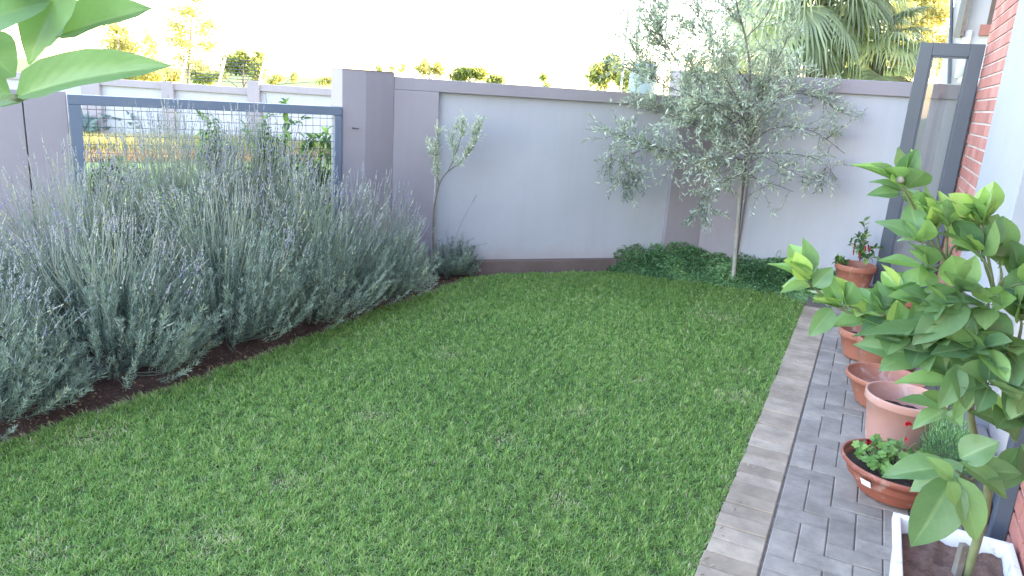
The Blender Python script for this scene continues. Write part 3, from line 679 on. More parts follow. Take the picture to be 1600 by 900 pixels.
m.add(P, np.array([[i * (nx + 1) + j, i * (nx + 1) + j + 1, (i + 1) * (nx + 1) + j + 1, (i + 1) * (nx + 1) + j] for i in range(nx) for j in range(nx)])); m.build('potting_soil', 'sandsoil', pl, smooth=True)
stk = G(1492, 905, Fz - .06); 
m = MB(); tp = at(1502, 868, stk[1] + .01); dn = nrm(tp - stk); m.box(stk + dn * .04, [1, 0, 0], np.cross(dn, [1, 0, 0]), dn, .022, .022, .16)
tag(m.build('wooden_stake', 'bark', bevel=.001), 'short grey split stake poking from the planter soil', 'stake')

# dark fine-leaved plant behind the pink pot
m = MB(); dk = SV(1.22, .66, .03); n = 5200
ph = RS.rand(n) * 6.28; el = np.arccos(RS.rand(n) * .95); rr = .15 * RS.uniform(.55, 1, n)
O = dk + np.stack([rr * np.sin(el) * np.cos(ph) * .75, rr * np.sin(el) * np.sin(ph) * 1.2, .04 + rr * np.cos(el) * 1.7], 1)
D = nrm(O - (dk + [0, 0, -.05]) + RS.normal(0, .05, (n, 3))); a, b = perp(D)
m.inst(DIA_V, DIA_F, O, D * .022, a * .0035, b * .01)
for q in range(26):
    e = O[q * 90]; m.tube([dk, e], .0015, 4)
tag(m.build('dark_shrub', 'cover'), 'small dark fine leaved shrub squeezed behind the pink pot', 'shrub')

# ------------------------------------------------------------------ lemon tree (near, in the planter)
def lemon_template(nx=8, fold=.20, curl=.28, wav=0.03):
    xs = np.linspace(0, 1, nx); ys = [-1, -.55, -.06, .06, .55, 1]; V = []; mid = []
    prof = lambda x: .5 * (np.sin(math.pi * x ** .85) ** .8) * (1 - .12 * x) if x < 1 else 0
    for x in xs:
        wdt = max(prof(x), .006)
        for y in ys:
            V.append((x, y * wdt, fold * abs(y) * wdt - curl * x * x + wav * math.sin(x * 11 + (2 if y > 0 else 0)) * abs(y))); mid.append(abs(y) if abs(y) > .1 else 0.0)
    k = len(ys); f = [[i * k + j, (i + 1) * k + j, (i + 1) * k + j + 1, i * k + j + 1] for i in range(nx - 1) for j in range(k - 1)]
    return np.array(V), [np.array(f)], np.array(mid)
LT = [lemon_template(8, .28, .22, .02), lemon_template(8, .45, .10, .035), lemon_template(8, .15, .42, .03), lemon_template(8, .5, -.12, .02)]
TOL = nrm(np.array([0, -1., .35]))
class Lemon:
    def __init__(s): s.leaf = MB(); s.wood = MB()
    def leafpx(s, base, tip, wpx, Yb, Yt, rnd=.4, face=.7, tp=0):
        b, t = at(base[0], base[1], Yb), at(tip[0], tip[1], Yt); A = t - b; L = np.linalg.norm(A); D = A / L
        wm = wpx / F * ((Yb + Yt) / 2) * 1.0
        n0 = nrm(TOL * face + Zv * (1 - face) + RS.normal(0, .12, 3)); B = nrm(np.cross(D, n0)); N = np.cross(B, D)
        if N @ n0 < 0: N = -N
        tv, tf, md = LT[tp]
        s.leaf.inst(tv, tf, [b], [A], [B * wm], [N * L * .8], rnd, 0, md)
        s.leaf.mid  # keep
    def cluster(s, px, Y, n, size, frm=None, spread=1.0, up=.3, bright=.45, dirpx=None):
        c = at(px[0], px[1], Y); sz = size / F * Y
        ax = nrm(c - frm) if frm is not None else np.array([0, 0, 1.])
        if frm is not None:
            s.wood.tube(spline([frm, (frm + c) / 2 + Zv * .01 + RS.normal(0, .006, 3), c], 8), np.linspace(.0048, .0022, 8), 7)
        for i in range(n):
            a = i * 2.4 + RS.rand() * .6; q = RS.uniform(.35, 1.15) * spread
            p1, p2 = perp(ax[None], np.array([a])); D = nrm(ax * math.cos(q) + p1[0] * math.sin(q) + Zv * up * .4)
            L = sz * RS.uniform(.62, 1.1); o = c - ax * (.028 * RS.rand() * (i > 2))
            n0 = nrm(Zv * .9 - D * .1 + RS.normal(0, .4, 3) + TOL * .4); B = nrm(np.cross(D, n0)); N = np.cross(B, D)
            if N @ n0 < 0: N = -N
            o2 = o + D * .008; s.wood.tube([o, o2 + D * .004], .0013, 5)
            tv, tf, md = LT[RS.randint(4)]
            s.leaf.inst(tv, tf, [o2], [D * L], [B * L * RS.uniform(.60, .80)], [N * L * .8], float(np.clip(RS.normal(bright, .22), 0, 1)), 0, md)
        return c
lt = thing('lemon_tree', G(1508, 905, Fz - .05), 'young lemon tree with broad glossy leaves leaning over the pots', 'tree')
lm = Lemon(); YT = 2.0
base = G(1508, 905, Fz - .06); YB = base[1]
tr = [base, at(1528, 840, YB - .02), at(1541, 790, YB - .05), at(1543, 737, YB - .08), at(1530, 700, YB - .1), at(1518, 660, YB - .12), at(1518, 617, YB - .14), at(1524, 580, YB - .15), at(1540, 540, YB - .16)]
TP = spline(tr, 40); lm.wood.tube(TP, np.linspace(.014, .007, 40), 9)
j1 = TP[-1]; j2 = TP[32]; j3 = TP[26]; j4 = TP[20]
Yt = YB - .16
b1 = at(1505, 475, Yt - .02); b2 = at(1480, 420, Yt); b3 = at(1440, 350, Yt + .02)
lm.wood.tube(spline([j1, at(1530, 505, Yt), b1, b2, b3, at(1408, 290, Yt + .02)], 24), np.linspace(.0065, .003, 24), 7)
c1 = at(1556, 470, Yt - .06); lm.wood.tube(spline([j1, at(1552, 505, Yt - .04), c1, at(1536, 400, Yt - .05), at(1532, 345, Yt - .05)], 14), np.linspace(.006, .003, 14), 7)
d1 = at(1455, 545, Yt - .05); lm.wood.tube(spline([j3, at(1490, 575, Yt - .05), d1, at(1400, 520, Yt - .02), at(1350, 500, Yt), at(1290, 470, Yt + .02)], 24), np.linspace(.006, .003, 24), 7)
e1 = at(1590, 540, Yt - .1); lm.wood.tube(spline([j2, at(1556, 558, Yt - .06), e1, at(1640, 520, Yt - .1)], 10), np.linspace(.006, .003, 10), 7)
CL = [((1408, 288), Yt + .02, 9, 58, b3, .35), ((1440, 330), Yt + .03, 7, 55, b3, .5), ((1462, 352), Yt, 7, 60, b2, .75), ((1436, 375), Yt - .03, 6, 60, b2, .6),
      ((1482, 350), Yt - .03, 7, 62, b2, .55), ((1532, 345), Yt - .05, 7, 66, c1, .75), ((1500, 380), Yt + .03, 7, 66, b2, .45), ((1530, 395), Yt - .06, 8, 70, c1, .4), ((1560, 405), Yt - .02, 8, 66, c1, .45),
      ((1450, 420), Yt - .06, 8, 66, b2, .5), ((1415, 465), Yt, 8, 66, b1, .45), ((1376, 490), Yt - .02, 8, 62, d1, .5), ((1352, 492), Yt + .02, 8, 62, d1, .7), ((1315, 478), Yt, 8, 60, at(1350, 500, Yt), .65), ((1262, 440), Yt + .02, 7, 62, at(1300, 476, Yt), .75),
      ((1460, 480), Yt - .1, 8, 72, b1, .35), ((1500, 455), Yt - .1, 8, 74, b1, .45), ((1540, 480), Yt - .1, 8, 76, c1, .35), ((1578, 470), Yt - .08, 8, 74, c1, .3), ((1596, 500), Yt - .12, 8, 78, e1, .35),
      ((1440, 540), Yt - .08, 8, 74, d1, .35), ((1405, 520), Yt - .06, 8, 70, d1, .5), ((1490, 545), Yt - .12, 8, 76, j3, .3), ((1530, 545), Yt - .16, 7, 76, j1, .3), ((1575, 545), Yt - .14, 9, 84, e1, .3), ((1480, 590), Yt - .12, 6, 72, j3, .35), ((1600, 590), Yt - .16, 7, 80, e1, .3),
      ((1608, 440), Yt - .1, 7, 74, c1, .35), ((1592, 425), Yt - .06, 7, 70, c1, .5), ((1425, 500), Yt + .02, 7, 66, b1, .6), ((1585, 640), Yt - .1, 6, 76, TP[28], .3), ((1480, 640), Yt - .06, 5, 66, TP[27], .4), ((1545, 600), Yt - .2, 6, 78, TP[30], .35), ((1612, 540), Yt - .1, 8, 80, e1, .3)]
for px, Y, n, sz, fr, br in CL: lm.cluster(px, Y, n, sz, fr, 1.0, .3, br)
# low side shoot with large leaves
k1 = at(1494, 735, YB - .3); lm.wood.tube(spline([TP[17], at(1520, 750, YB - .16), k1], 8), np.linspace(.005, .003, 8), 7)
k2 = at(1592, 700, YB - .25); lm.wood.tube(spline([TP[18], at(1570, 715, YB - .16), k2], 8), np.linspace(.005, .003, 8), 7)
LP = [  # base, tip, width px, Ybase, Ytip, tone, face, template
    ((1490, 740), (1432, 862), 92, k1[1], k1[1] - .05, .12, .95, 0), ((1486, 728), (1378, 742), 50, k1[1], k1[1] + .03, .22, .5, 1),
    ((1500, 722), (1588, 776), 44, k1[1], k1[1] - .04, .30, .55, 0), ((1496, 744), (1536, 852), 58, k1[1] - .01, k1[1] - .07, .5, .9, 0),
    ((1488, 748), (1455, 716), 30, k1[1] - .03, k1[1] - .04, .55, .9, 0), ((1506, 726), (1420, 762), 52, k1[1] + .05, k1[1] + .06, .35, .5, 0),
    ((1500, 716), (1560, 690), 60, k1[1] + .02, k1[1] - .02, .25, .55, 1), ((1504, 735), (1600, 738), 46, k1[1] + .03, k1[1] - .01, .25, .5, 1), ((1480, 752), (1500, 790), 40, k1[1] - .05, k1[1] - .07, .6, .9, 0),
    ((1592, 700), (1556, 770), 66, k2[1], k2[1] - .05, .05, .85, 0), ((1596, 694), (1640, 770), 70, k2[1], k2[1] - .05, .1, .85, 0), ((1596, 668), (1530, 640), 50, k2[1] + .05, k2[1] + .03, .15, .5, 0), ((1588, 690), (1570, 640), 40, k2[1], k2[1] - .02, .1, .8, 0),
    # silhouette leaves on the upper tree
    ((1508, 468), (1432, 532), 62, Yt - .12, Yt - .18, .30, .85, 0), ((1506, 470), (1436, 480), 50, Yt - .1, Yt - .14, .35, .6, 1),
    ((1300, 482), (1268, 524), 38, Yt - .02, Yt - .06, .3, .85, 0), ((1262, 440), (1202, 408), 20, Yt, Yt + .03, .6, .4, 1), ((1258, 438), (1240, 392), 34, Yt, Yt, .95, .95, 3), ((1262, 446), (1220, 455), 22, Yt, Yt - .03, .55, .4, 1),
    ((1270, 448), (1302, 418), 32, Yt, Yt, .35, .7, 1), ((1350, 502), (1300, 508), 24, Yt - .02, Yt - .04, .45, .6, 1),
    ((1412, 290), (1334, 252), 22, Yt + .02, Yt + .03, .7, .5, 1), ((1414, 288), (1420, 232), 26, Yt + .02, Yt + .02, .95, .95, 3), ((1405, 302), (1360, 300), 24, Yt + .02, Yt, .2, .8, 0), ((1404, 282), (1370, 250), 24, Yt + .02, Yt, .4, .7, 0),
    ((1530, 340), (1535, 292), 30, Yt - .04, Yt - .03, .8, .9, 3), ((1515, 336), (1490, 302), 42, Yt - .05, Yt - .06, .95, .9, 0), ((1528, 352), (1568, 313), 14, Yt - .05, Yt - .03, .3, .4, 1),
    ((1545, 398), (1592, 402), 26, Yt - .06, Yt - .03, .35, .5, 1), ((1462, 352), (1440, 308), 30, Yt, Yt - .02, .9, .9, 3),
    ((1470, 520), (1335, 520), 30, Yt - .14, Yt - .12, .10, .6, 1), ((1440, 556), (1340, 535), 40, Yt - .12, Yt - .1, .25, .7, 0),
    ((1484, 600), (1400, 594), 34, Yt - .16, Yt - .16, .65, .6, 1), ((1490, 570), (1520, 640), 50, Yt - .2, Yt - .24, .22, .9, 0), ((1500, 570), (1474, 640), 46, Yt - .2, Yt - .24, .28, .9, 0),
    ((1520, 560), (1498, 662), 40, Yt - .12, Yt - .16, .3, .85, 0), ((1560, 580), (1598, 622), 48, Yt - .2, Yt - .26, .3, .85, 0), ((1548, 610), (1566, 668), 26, Yt - .12, Yt - .14, .8, .85, 0),
]
for a in LP: lm.leafpx(*a)
lm.wood.build('trunk', 'twig', lt, smooth=True)
lm.leaf.build('leaves', 'lemon', lt, smooth=True)
m = MB(); c = at(1406, 281, Yt); m.lathe([(0, -.010), (.009, -.006), (.011, 0), (.008, .007), (0, .012)], c, n=14); 
m.build('blossom', 'palebark', lt, smooth=True)

# ------------------------------------------------------------------ near leaves at top left: a shrub standing just left of the viewer
ls = thing('lemon_tree', (-1.05, .55, 0), 'lemon branch with big soft leaves hanging in at top left', 'tree')
l2 = Lemon(); Y0 = .62
hub = at(-40, 60, Y0); low = at(-30, 160, Y0 + .02)
l2.wood.tube(spline([(-1.05, .55, 0), (-1.02, .55, .7), (-.95, .56, 1.3), (-.80, .58, 1.75), hub + [-.08, 0, .04], hub], 30), np.linspace(.02, .004, 30), 8)
l2.wood.tube(spline([(-.95, .56, 1.3), (-.8, .58, 1.55), low + [-.08, 0, -.02], low, at(30, 152, Y0)], 16), np.linspace(.008, .003, 16), 8)
for a in [((24, 152), (236, 78), 74, Y0, Y0 - .03, .42, .9, 0), ((-30, 176), (38, 152), 34, Y0, Y0, .3, .8, 1),           ((118, -50), (26, 88), 92, Y0 + .03, Y0, .6, 1.0, 0), ((-60, 50), (70, -14), 84, Y0 - .02, Y0 + .01, .5, .9, 0), ((84, 58), (233, 6), 62, Y0 + .045, Y0 + .05, .45, 1.0, 1), ((60, 80), (112, -60), 76, Y0 + .05, Y0 + .05, .5, 1.0, 0),
          ((-40, 60), (18, 118), 90, Y0 + .03, Y0 + .03, .3, .9, 0), ((-50, 95), (10, 150), 60, Y0 + .04, Y0 + .04, .2, .9, 0), ((-30, -40), (100, -30), 60, Y0, Y0, .4, .9, 0)]: l2.leafpx(*a)
for px in ((-330, 0), (-380, 130), (-300, -150)): l2.cluster(px, Y0, 7, 190, hub, 1.0, .3, .4)
l2.wood.build('trunk', 'twig', ls, smooth=True); l2.leaf.build('leaves', 'lemon', ls, smooth=True)

# ------------------------------------------------------------------ lavender
def lavender(c, rad, h, nshoot=360, nstalk=150, stalk=.42, seed=1, lean=(0, 0)):
    r = np.random.RandomState(seed); fol, stm, fl = MB(), MB(), MB()
    lean = np.array([lean[0], lean[1], 0.])
    O, A, B, N, rn = [], [], [], [], []
    npl = 34; pph = r.rand(npl) * 6.283; pq = r.rand(npl) ** .55; pl_len = r.uniform(.80, 1.10, npl); ptone = r.normal(0, .09, npl)
    for i in range(nshoot):
        pi_ = i % npl; ph = pph[pi_] + r.normal(0, .20) / max(pq[pi_], .3); q = np.clip(pq[pi_] + r.normal(0, .075), 0, 1); inc = q * 1.45
        end = c + np.array([math.cos(ph) * rad * math.sin(inc) ** .9, math.sin(ph) * rad * math.sin(inc) ** .9, h * (.17 + .83 * math.cos(inc) ** .8)]) * pl_len[pi_] * np.array([1, 1, r.uniform(.80, 1.04)]) + lean * q
        st_ = c + np.array([math.cos(ph), math.sin(ph), 0]) * rad * .25 * r.rand() + [0, 0, .03]
        jit = r.normal(0, .035, 3)
        mid_ = c + (end - c) * np.array([.72, .72, .42]) + jit * .5; end = end + jit
        P = spline([st_, mid_, end], 10)
        if i % 4 == 0: stm.tube(P, np.linspace(.003, .0012, 10), 4, rnd=.1 * r.rand(), cap=False)
        n = 62; t = (1 - r.rand(n) ** 1.3 * .58) * 8.99; ii = t.astype(int); f = (t - ii)[:, None]
        o = P[ii] * (1 - f) + P[ii + 1] * f; T = nrm(P[ii + 1] - P[ii]); a_, b_ = perp(T, r.rand(n) * 6.283)
        D = nrm(T * .8 + a_ * r.uniform(.35, 1.15, (n, 1)) + Zv * .25)
        Bs = nrm(np.cross(D, r.normal(0, 1, (n, 3)))); Ns = np.cross(Bs, D); L = r.uniform(.018, .040, (n, 1))
        O.append(o); A.append(D * L); B.append(Bs * .0042); N.append(Ns * L)
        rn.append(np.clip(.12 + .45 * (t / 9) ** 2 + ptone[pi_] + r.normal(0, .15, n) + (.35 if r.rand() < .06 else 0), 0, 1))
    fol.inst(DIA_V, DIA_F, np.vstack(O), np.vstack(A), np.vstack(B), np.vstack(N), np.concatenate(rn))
    HO, HA, HB, HN, hr = [], [], [], [], []
    OCT = [(0, 0, 0), (.45, .5, 0), (.45, 0, .5), (.45, -.5, 0), (.45, 0, -.5), (1, 0, 0)]
    OF = [np.array([[0, 1, 2], [0, 2, 3], [0, 3, 4], [0, 4, 1], [5, 2, 1], [5, 3, 2], [5, 4, 3], [5, 1, 4]])]
    for i in range(nstalk):
        ph = r.rand() * 6.283; inc = (r.rand() ** .75) * 1.12; S = np.array([math.cos(ph), math.sin(ph), 0])
        b0 = c + S * rad * .78 * math.sin(inc) + [0, 0, h * (.15 + .72 * math.cos(inc))] + lean * .6
        d = nrm(S * math.sin(inc) * .62 + Zv * (1.0) + r.normal(0, .10, 3)); L = stalk * r.uniform(.55, 1.15) * (1.0 - .35 * inc)
        P = spline([b0, b0 + d * L * .5 + S * .02, b0 + d * L + r.normal(0, .018, 3) + S * .015], 6)
        stm.tube(P, np.linspace(.0018, .0013, 6), 3, rnd=.3 + .7 * r.rand(), cap=False)
        T = nrm(P[-1] - P[-2]); k = r.randint(5, 9); rv = r.rand() * .85 if r.rand() < .93 else 1.0
        for q in range(k):
            s_ = .009 * (1.15 - .07 * q) * r.uniform(.75, 1.2); a_, b_ = perp(T[None], np.array([r.rand() * 6]))
            HO.append(P[-1] + T * (q * .0105 - .02 * (q == 0))); HA.append(T * s_ * 1.6); HB.append(a_[0] * s_); HN.append(b_[0] * s_); hr.append(np.clip(rv + r.normal(0, .08), 0, 1))
    fl.inst(OCT, OF, HO, HA, HB, HN, np.array(hr))
    return fol, stm, fl
bushes = []
def bp(t, off):   # t metres along the bed line, off metres into the bed
    o = np.array([-2.168, 2.873]); d = nrm(np.array([.484, 1.0])*1.0); d = nrm(np.array([1.235, 2.339])); n = np.array([-d[1], d[0]])
    return o + d * t + n * off
LV = [  # along bed, offset, radius, height, stalk, number of stalks, label
    (-.75, .42, .62, .56, .28, 200, 'lavender bush cut off by the left edge of the photo'),
    (.00, .37, .58, .58, .30, 210, 'full lavender bush second from the left in the front row'),
    (.75, .36, .58, .64, .34, 240, 'large lavender bush in front of the left part of the gate'),
    (1.48, .32, .56, .72, .42, 260, 'lavender bush in the middle of the front row'),
    (2.16, .31, .54, .74, .44, 260, 'lavender bush in front of the gate right hand post'),
    (2.78, .27, .50, .64, .38, 240, 'lavender bush at the right end of the row near the column'),
    (.35, 1.12, .56, .62, .34, 240, 'lavender bush directly behind the second one'),
    (1.05, 1.0, .54, .84, .42, 360, 'tall lavender bush close to the mesh gate left of centre'),
    (2.20, .84, .52, 1.00, .46, 560, 'tall lavender bush close to the mesh gate right of centre'),
    (1.62, .92, .54, 1.02, .46, 560, 'tall lavender bush rising before the middle of the mesh gate'),
    (-.45, 1.25, .56, .54, .26, 160, 'lavender bush below the low wall left of the gate'),
]
for i, (t, off, rad, h, stk_, nst, lab) in enumerate(LV):
    p = bp(t, off); e = thing('lavender_bush', v3(p), lab, 'lavender', 'lavender bushes in the bed along the fence')
    fo, sm, fl = lavender(v3(p), rad, h, 560, nst, stk_, 30 + i)
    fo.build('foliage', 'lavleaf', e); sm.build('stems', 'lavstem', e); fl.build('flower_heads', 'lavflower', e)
p = G(702, 438)[:2] + [.0, .12]; e = thing('lavender_bush', v3(p), 'small lone lavender bush beside the olive sapling', 'lavender', 'lavender bushes in the bed along the fence')
fo, sm, fl = lavender(v3(p), .24, .30, 190, 10, .22, 77); fo.build('foliage', 'lavleaf', e)
for tipx, tipy in ((745, 305), (742, 372), (762, 380)):
    q = at(tipx, tipy, p[1]); b0 = v3(p, .22); P = spline([b0, b0 * .5 + q * .5 + [-.03, 0, 0], q], 8); sm.tube(P, .0016, 4)
    fl = MB()
    for k in range(6): fl.tube([q + (P[-2] - q) * .14 * k, q + (P[-2] - q) * (.14 * k + .11)], [.004, .0055], 5, rnd=.3)
    fl.build('flower_head', 'lavflower', e)
sm.build('stems', 'lavstem', e)

# ------------------------------------------------------------------ olive trees
def twiggy(mb_w, mb_l, starts, dirs, lens, nleaf, lf, wd, r0=.003, droop=0.0, wander=.25, spacing=None, mi=0, seed=0, rb=None):
    r = np.random.RandomState(seed)
    for s0, d0, L in zip(starts, dirs, lens):
        d = nrm(d0); P = [np.array(s0)]; k = 6
        for i in range(k):
            d = nrm(d + r.normal(0, wander, 3) * .5 - Zv * droop * (i / k)); P.append(P[-1] + d * L / k)
        P = np.array(P); mb_w.tube(P, np.linspace(r0, r0 * .35, len(P)), 4, cap=False)
        n = nleaf; t = (np.linspace(.12, 1, n) ** .9) * (k - .01); ii = t.astype(int); f = (t - ii)[:, None]
        o = P[ii] * (1 - f) + P[ii + 1] * f; T = nrm(P[ii + 1] - P[ii]); a_, b_ = perp(T, np.arange(n) * 1.7 + r.rand() * 6)
        D = nrm(T * .75 + a_ * r.uniform(.35, 1.0, (n, 1)) + r.normal(0, .12, (n, 3)))
        N0 = nrm(r.normal(0, .8, (n, 3)) + Zv * .6); Bs = nrm(np.cross(D, N0)); Ns = np.cross(Bs, D); Lf = lf * r.uniform(.6, 1.2, (n, 1))
        mb_l.inst(DIA_V, DIA_F, o, D * Lf, Bs * Lf * wd, Ns * Lf, np.clip(r.normal(.45 if rb is None else rb, .25, n), 0, 1), mi)
OP = np.array([2.06, 6.72])
ot = thing('olive_tree', v3(OP), 'large silvery olive tree tied to a stake before the tall wall', 'tree')
wd_, lv_ = MB(), MB()
OY = OP[1]
def po(x, y, dy=0): return at(x, y, OY + dy)
def limb(P, r0, r1, n=16): Q = spline(P, n); wd_.tube(Q, np.linspace(r0, r1, n), 7); return Q
trunk_ = limb([v3(OP), po(1156, 330), po(1164, 260), po(1168, 190), po(1172, 120), po(1165, 60), po(1150, 0), po(1150, -70)], .017, .006, 30)
limbs = [trunk_]
LM = [
    ([po(1164, 262), po(1110, 250, -.1), po(1050, 238, -.15), po(1000, 232, -.15)], .008, .9), ([po(1000, 235, -.15), po(975, 250, -.15), po(985, 285, -.15)], .004, .9), ([po(1050, 238, -.15), po(985, 215, -.2), po(955, 210, -.2)], .005, .8),
    ([po(1164, 262), po(1120, 215, .05), po(1060, 185, .1), po(985, 165, .1)], .007, 1), ([po(1167, 205), po(1120, 150, -.1), po(1060, 95, -.2), po(1005, 40, -.2)], .008, 1), ([po(1167, 205), po(1100, 160, -.2), po(1030, 130, -.3), po(975, 105, -.3)], .007, 1),
    ([po(1166, 230), po(1210, 200, -.1), po(1270, 205, -.2), po(1320, 240, -.2)], .007, .6), ([po(1166, 240), po(1230, 240, -.2), po(1280, 250, -.3), po(1308, 280, -.3)], .006, .35), ([po(1168, 190), po(1220, 150, 0), po(1270, 150, 0), po(1312, 175, 0)], .007, .6),
    ([po(1168, 180), po(1200, 120, .1), po(1230, 60, .1), po(1245, 0, .1)], .008, .8), ([po(1170, 130), po(1120, 70, .1), po(1080, 10, .15), po(1060, -50, .15)], .008, 1.2), ([po(1060, 100, -.2), po(1030, 50, -.2), po(1005, 0, -.2), po(1000, -50, -.2)], .006, 1.2),
    ([po(1163, 270), po(1140, 280, -.3), po(1115, 295, -.35), po(1098, 335, -.35)], .005, .7), ([po(1164, 262), po(1185, 282, -.25), po(1215, 290, -.3), po(1240, 300, -.3)], .005, .25), ([po(1165, 250), po(1120, 245, -.3), po(1075, 260, -.35)], .005, .7),
    ([po(1168, 170), po(1110, 120, .2), po(1080, 100, .2)], .006, 1), ([po(1165, 60), po(1200, 20, 0), po(1215, -40, 0)], .006, .8), ([po(1168, 200), po(1150, 150, -.35), po(1120, 100, -.45), po(1110, 60, -.45)], .006, .9), ([po(1165, 235), po(1190, 180, -.35), po(1235, 140, -.45), po(1250, 105, -.45)], .006, .8),
    ([po(1166, 240), po(1140, 205, .2), po(1090, 190, .25), po(1075, 150, .25)], .005, .9), ([po(1164, 262), po(1190, 245, -.35), po(1225, 262, -.4), po(1260, 280, -.4)], .005, .4),
    ([po(1166, 225), po(1185, 170, .1), po(1200, 130, .1), po(1205, 80, .1)], .006, .8), ([po(1168, 190), po(1130, 165, -.4), po(1095, 165, -.5), po(1060, 185, -.5)], .005, .9), ([po(1060, -40, .15), po(1040, -100, .15)], .006, 1), ([po(1150, -70), po(1150, -160)], .006, 1),
    ([po(1120, 70, .1), po(1080, 50, .1), po(1035, 20, .1), po(1010, -30, .1)], .005, 1), ([po(1160, 40), po(1130, 0), po(1110, -60)], .005, 1), ([po(1030, 130, -.3), po(1000, 90, -.3), po(985, 50, -.3)], .004, .9),
]
wts = [1]
for P, r_, w_t in LM: limbs.append(limb(P, r_, .0022)); wts.append(w_t)
st_, dr_, ln_ = [], [], []
rr = np.random.RandomState(5)
for li, Q in enumerate(limbs):
    L = np.linalg.norm(np.diff(Q, axis=0), axis=1).sum(); n = int((L * (38 if li else 6) + 6) * wts[li] * 1.32)
    lo = .35 if li == 0 else .12
    for t in rr.uniform(lo, 1, n):
        i = min(int(t * (len(Q) - 1)), len(Q) - 2); T = nrm(Q[i + 1] - Q[i])
        st_.append(Q[i]); dr_.append(T * .6 + rr.normal(0, .65, 3) + Zv * (.55 if Q[i][2] > 1.25 else .05)); ln_.append(rr.uniform(.12, .38))
twiggy(wd_, lv_, st_, dr_, ln_, 18, .052, .27, .0020, .04, .35, seed=6, rb=.58)
# hanging shoots
hang = [(1000, 262, -.15), (985, 262, -.15), (975, 275, -.15), (1100, 300, -.35), (1095, 320, -.35), (1290, 262, -.3), (955, 240, -.2)]
twiggy(wd_, lv_, [po(*h) for h in hang for _ in range(5)], [np.array([rr.normal(0, .4), rr.normal(0, .3), -1]) for _ in range(len(hang) * 5)], [.22] * (len(hang) * 5), 20, .050, .26, .0022, .1, .3, seed=9, rb=.15)
wd_.build('trunk', 'bark', ot, smooth=True); lv_.build('crown', 'olive', ot)
m = MB()
sb, stp = at(1148, 404, OY - .03), at(1160, 250, OY - .03)
sb = v3(sb[:2], 0) if False else sb; dn = nrm(stp - sb); b0 = sb - dn * .22
m.tube([b0, stp], [.019, .017], 10); tag(m.build('stake', 'palebark', smooth=False), 'pale round timber stake holding up the big olive trunk', 'stake')
# sapling with its stake
SPp = G(676, 440)[:2]; SY = 6.12
sap = thing('olive_tree', v3(at(680, 400, SY)[:2]), 'small olive sapling with two leafy tufts bending from its stake', 'tree')
a_, b_ = MB(), MB()
def ps(x, y, dy=0): return at(x, y, SY + dy)
Q1 = spline([v3(at(680, 400, SY)[:2], 0), ps(677, 360), ps(679, 320), ps(688, 285), ps(700, 268), ps(722, 252), ps(742, 225), ps(752, 195)], 26); a_.tube(Q1, np.linspace(.009, .0025, 26), 7)
Q2 = spline([ps(686, 290), ps(682, 262), ps(680, 235), ps(684, 205)], 12); a_.tube(Q2, np.linspace(.005, .002, 12), 6)
Q3 = spline([ps(700, 268), ps(712, 240), ps(720, 215), ps(722, 190)], 12); a_.tube(Q3, np.linspace(.005, .002, 12), 6)
Q4 = spline([ps(684, 262), ps(676, 245), ps(670, 225)], 8); Q5 = spline([ps(722, 252), ps(735, 225), ps(738, 205)], 8)
Q6 = spline([ps(740, 225), ps(748, 200), ps(747, 178)], 8); Q7 = spline([ps(712, 240), ps(706, 225), ps(716, 195)], 8)
s2, d2, l2_ = [], [], []
for Q, k in ((Q1[15:], 14), (Q2, 20), (Q3, 16), (Q4, 10), (Q5, 12), (Q6, 10), (Q7, 12)):
    for t in rr.uniform(.05, 1, k):
        i = min(int(t * (len(Q) - 1)), len(Q) - 2); s2.append(Q[i]); d2.append(nrm(Q[i + 1] - Q[i]) + rr.normal(0, .35, 3) + Zv * .5); l2_.append(rr.uniform(.05, .13))
twiggy(a_, b_, s2, d2, l2_, 12, .046, .24, .0018, 0, .2, seed=12, rb=.78)
a_.build('trunk', 'bark', sap, smooth=True); b_.build('crown', 'olive', sap)
m = MB(); p0 = ps(676, 402, .05); p1 = ps(684, 186, .05); dn = nrm(p1 - p0); m.tube([p0 - dn * .3, p1], .011, 8)
tag(m.build('stake', 'palebark'), 'thin pale stake standing against the olive sapling', 'stake')

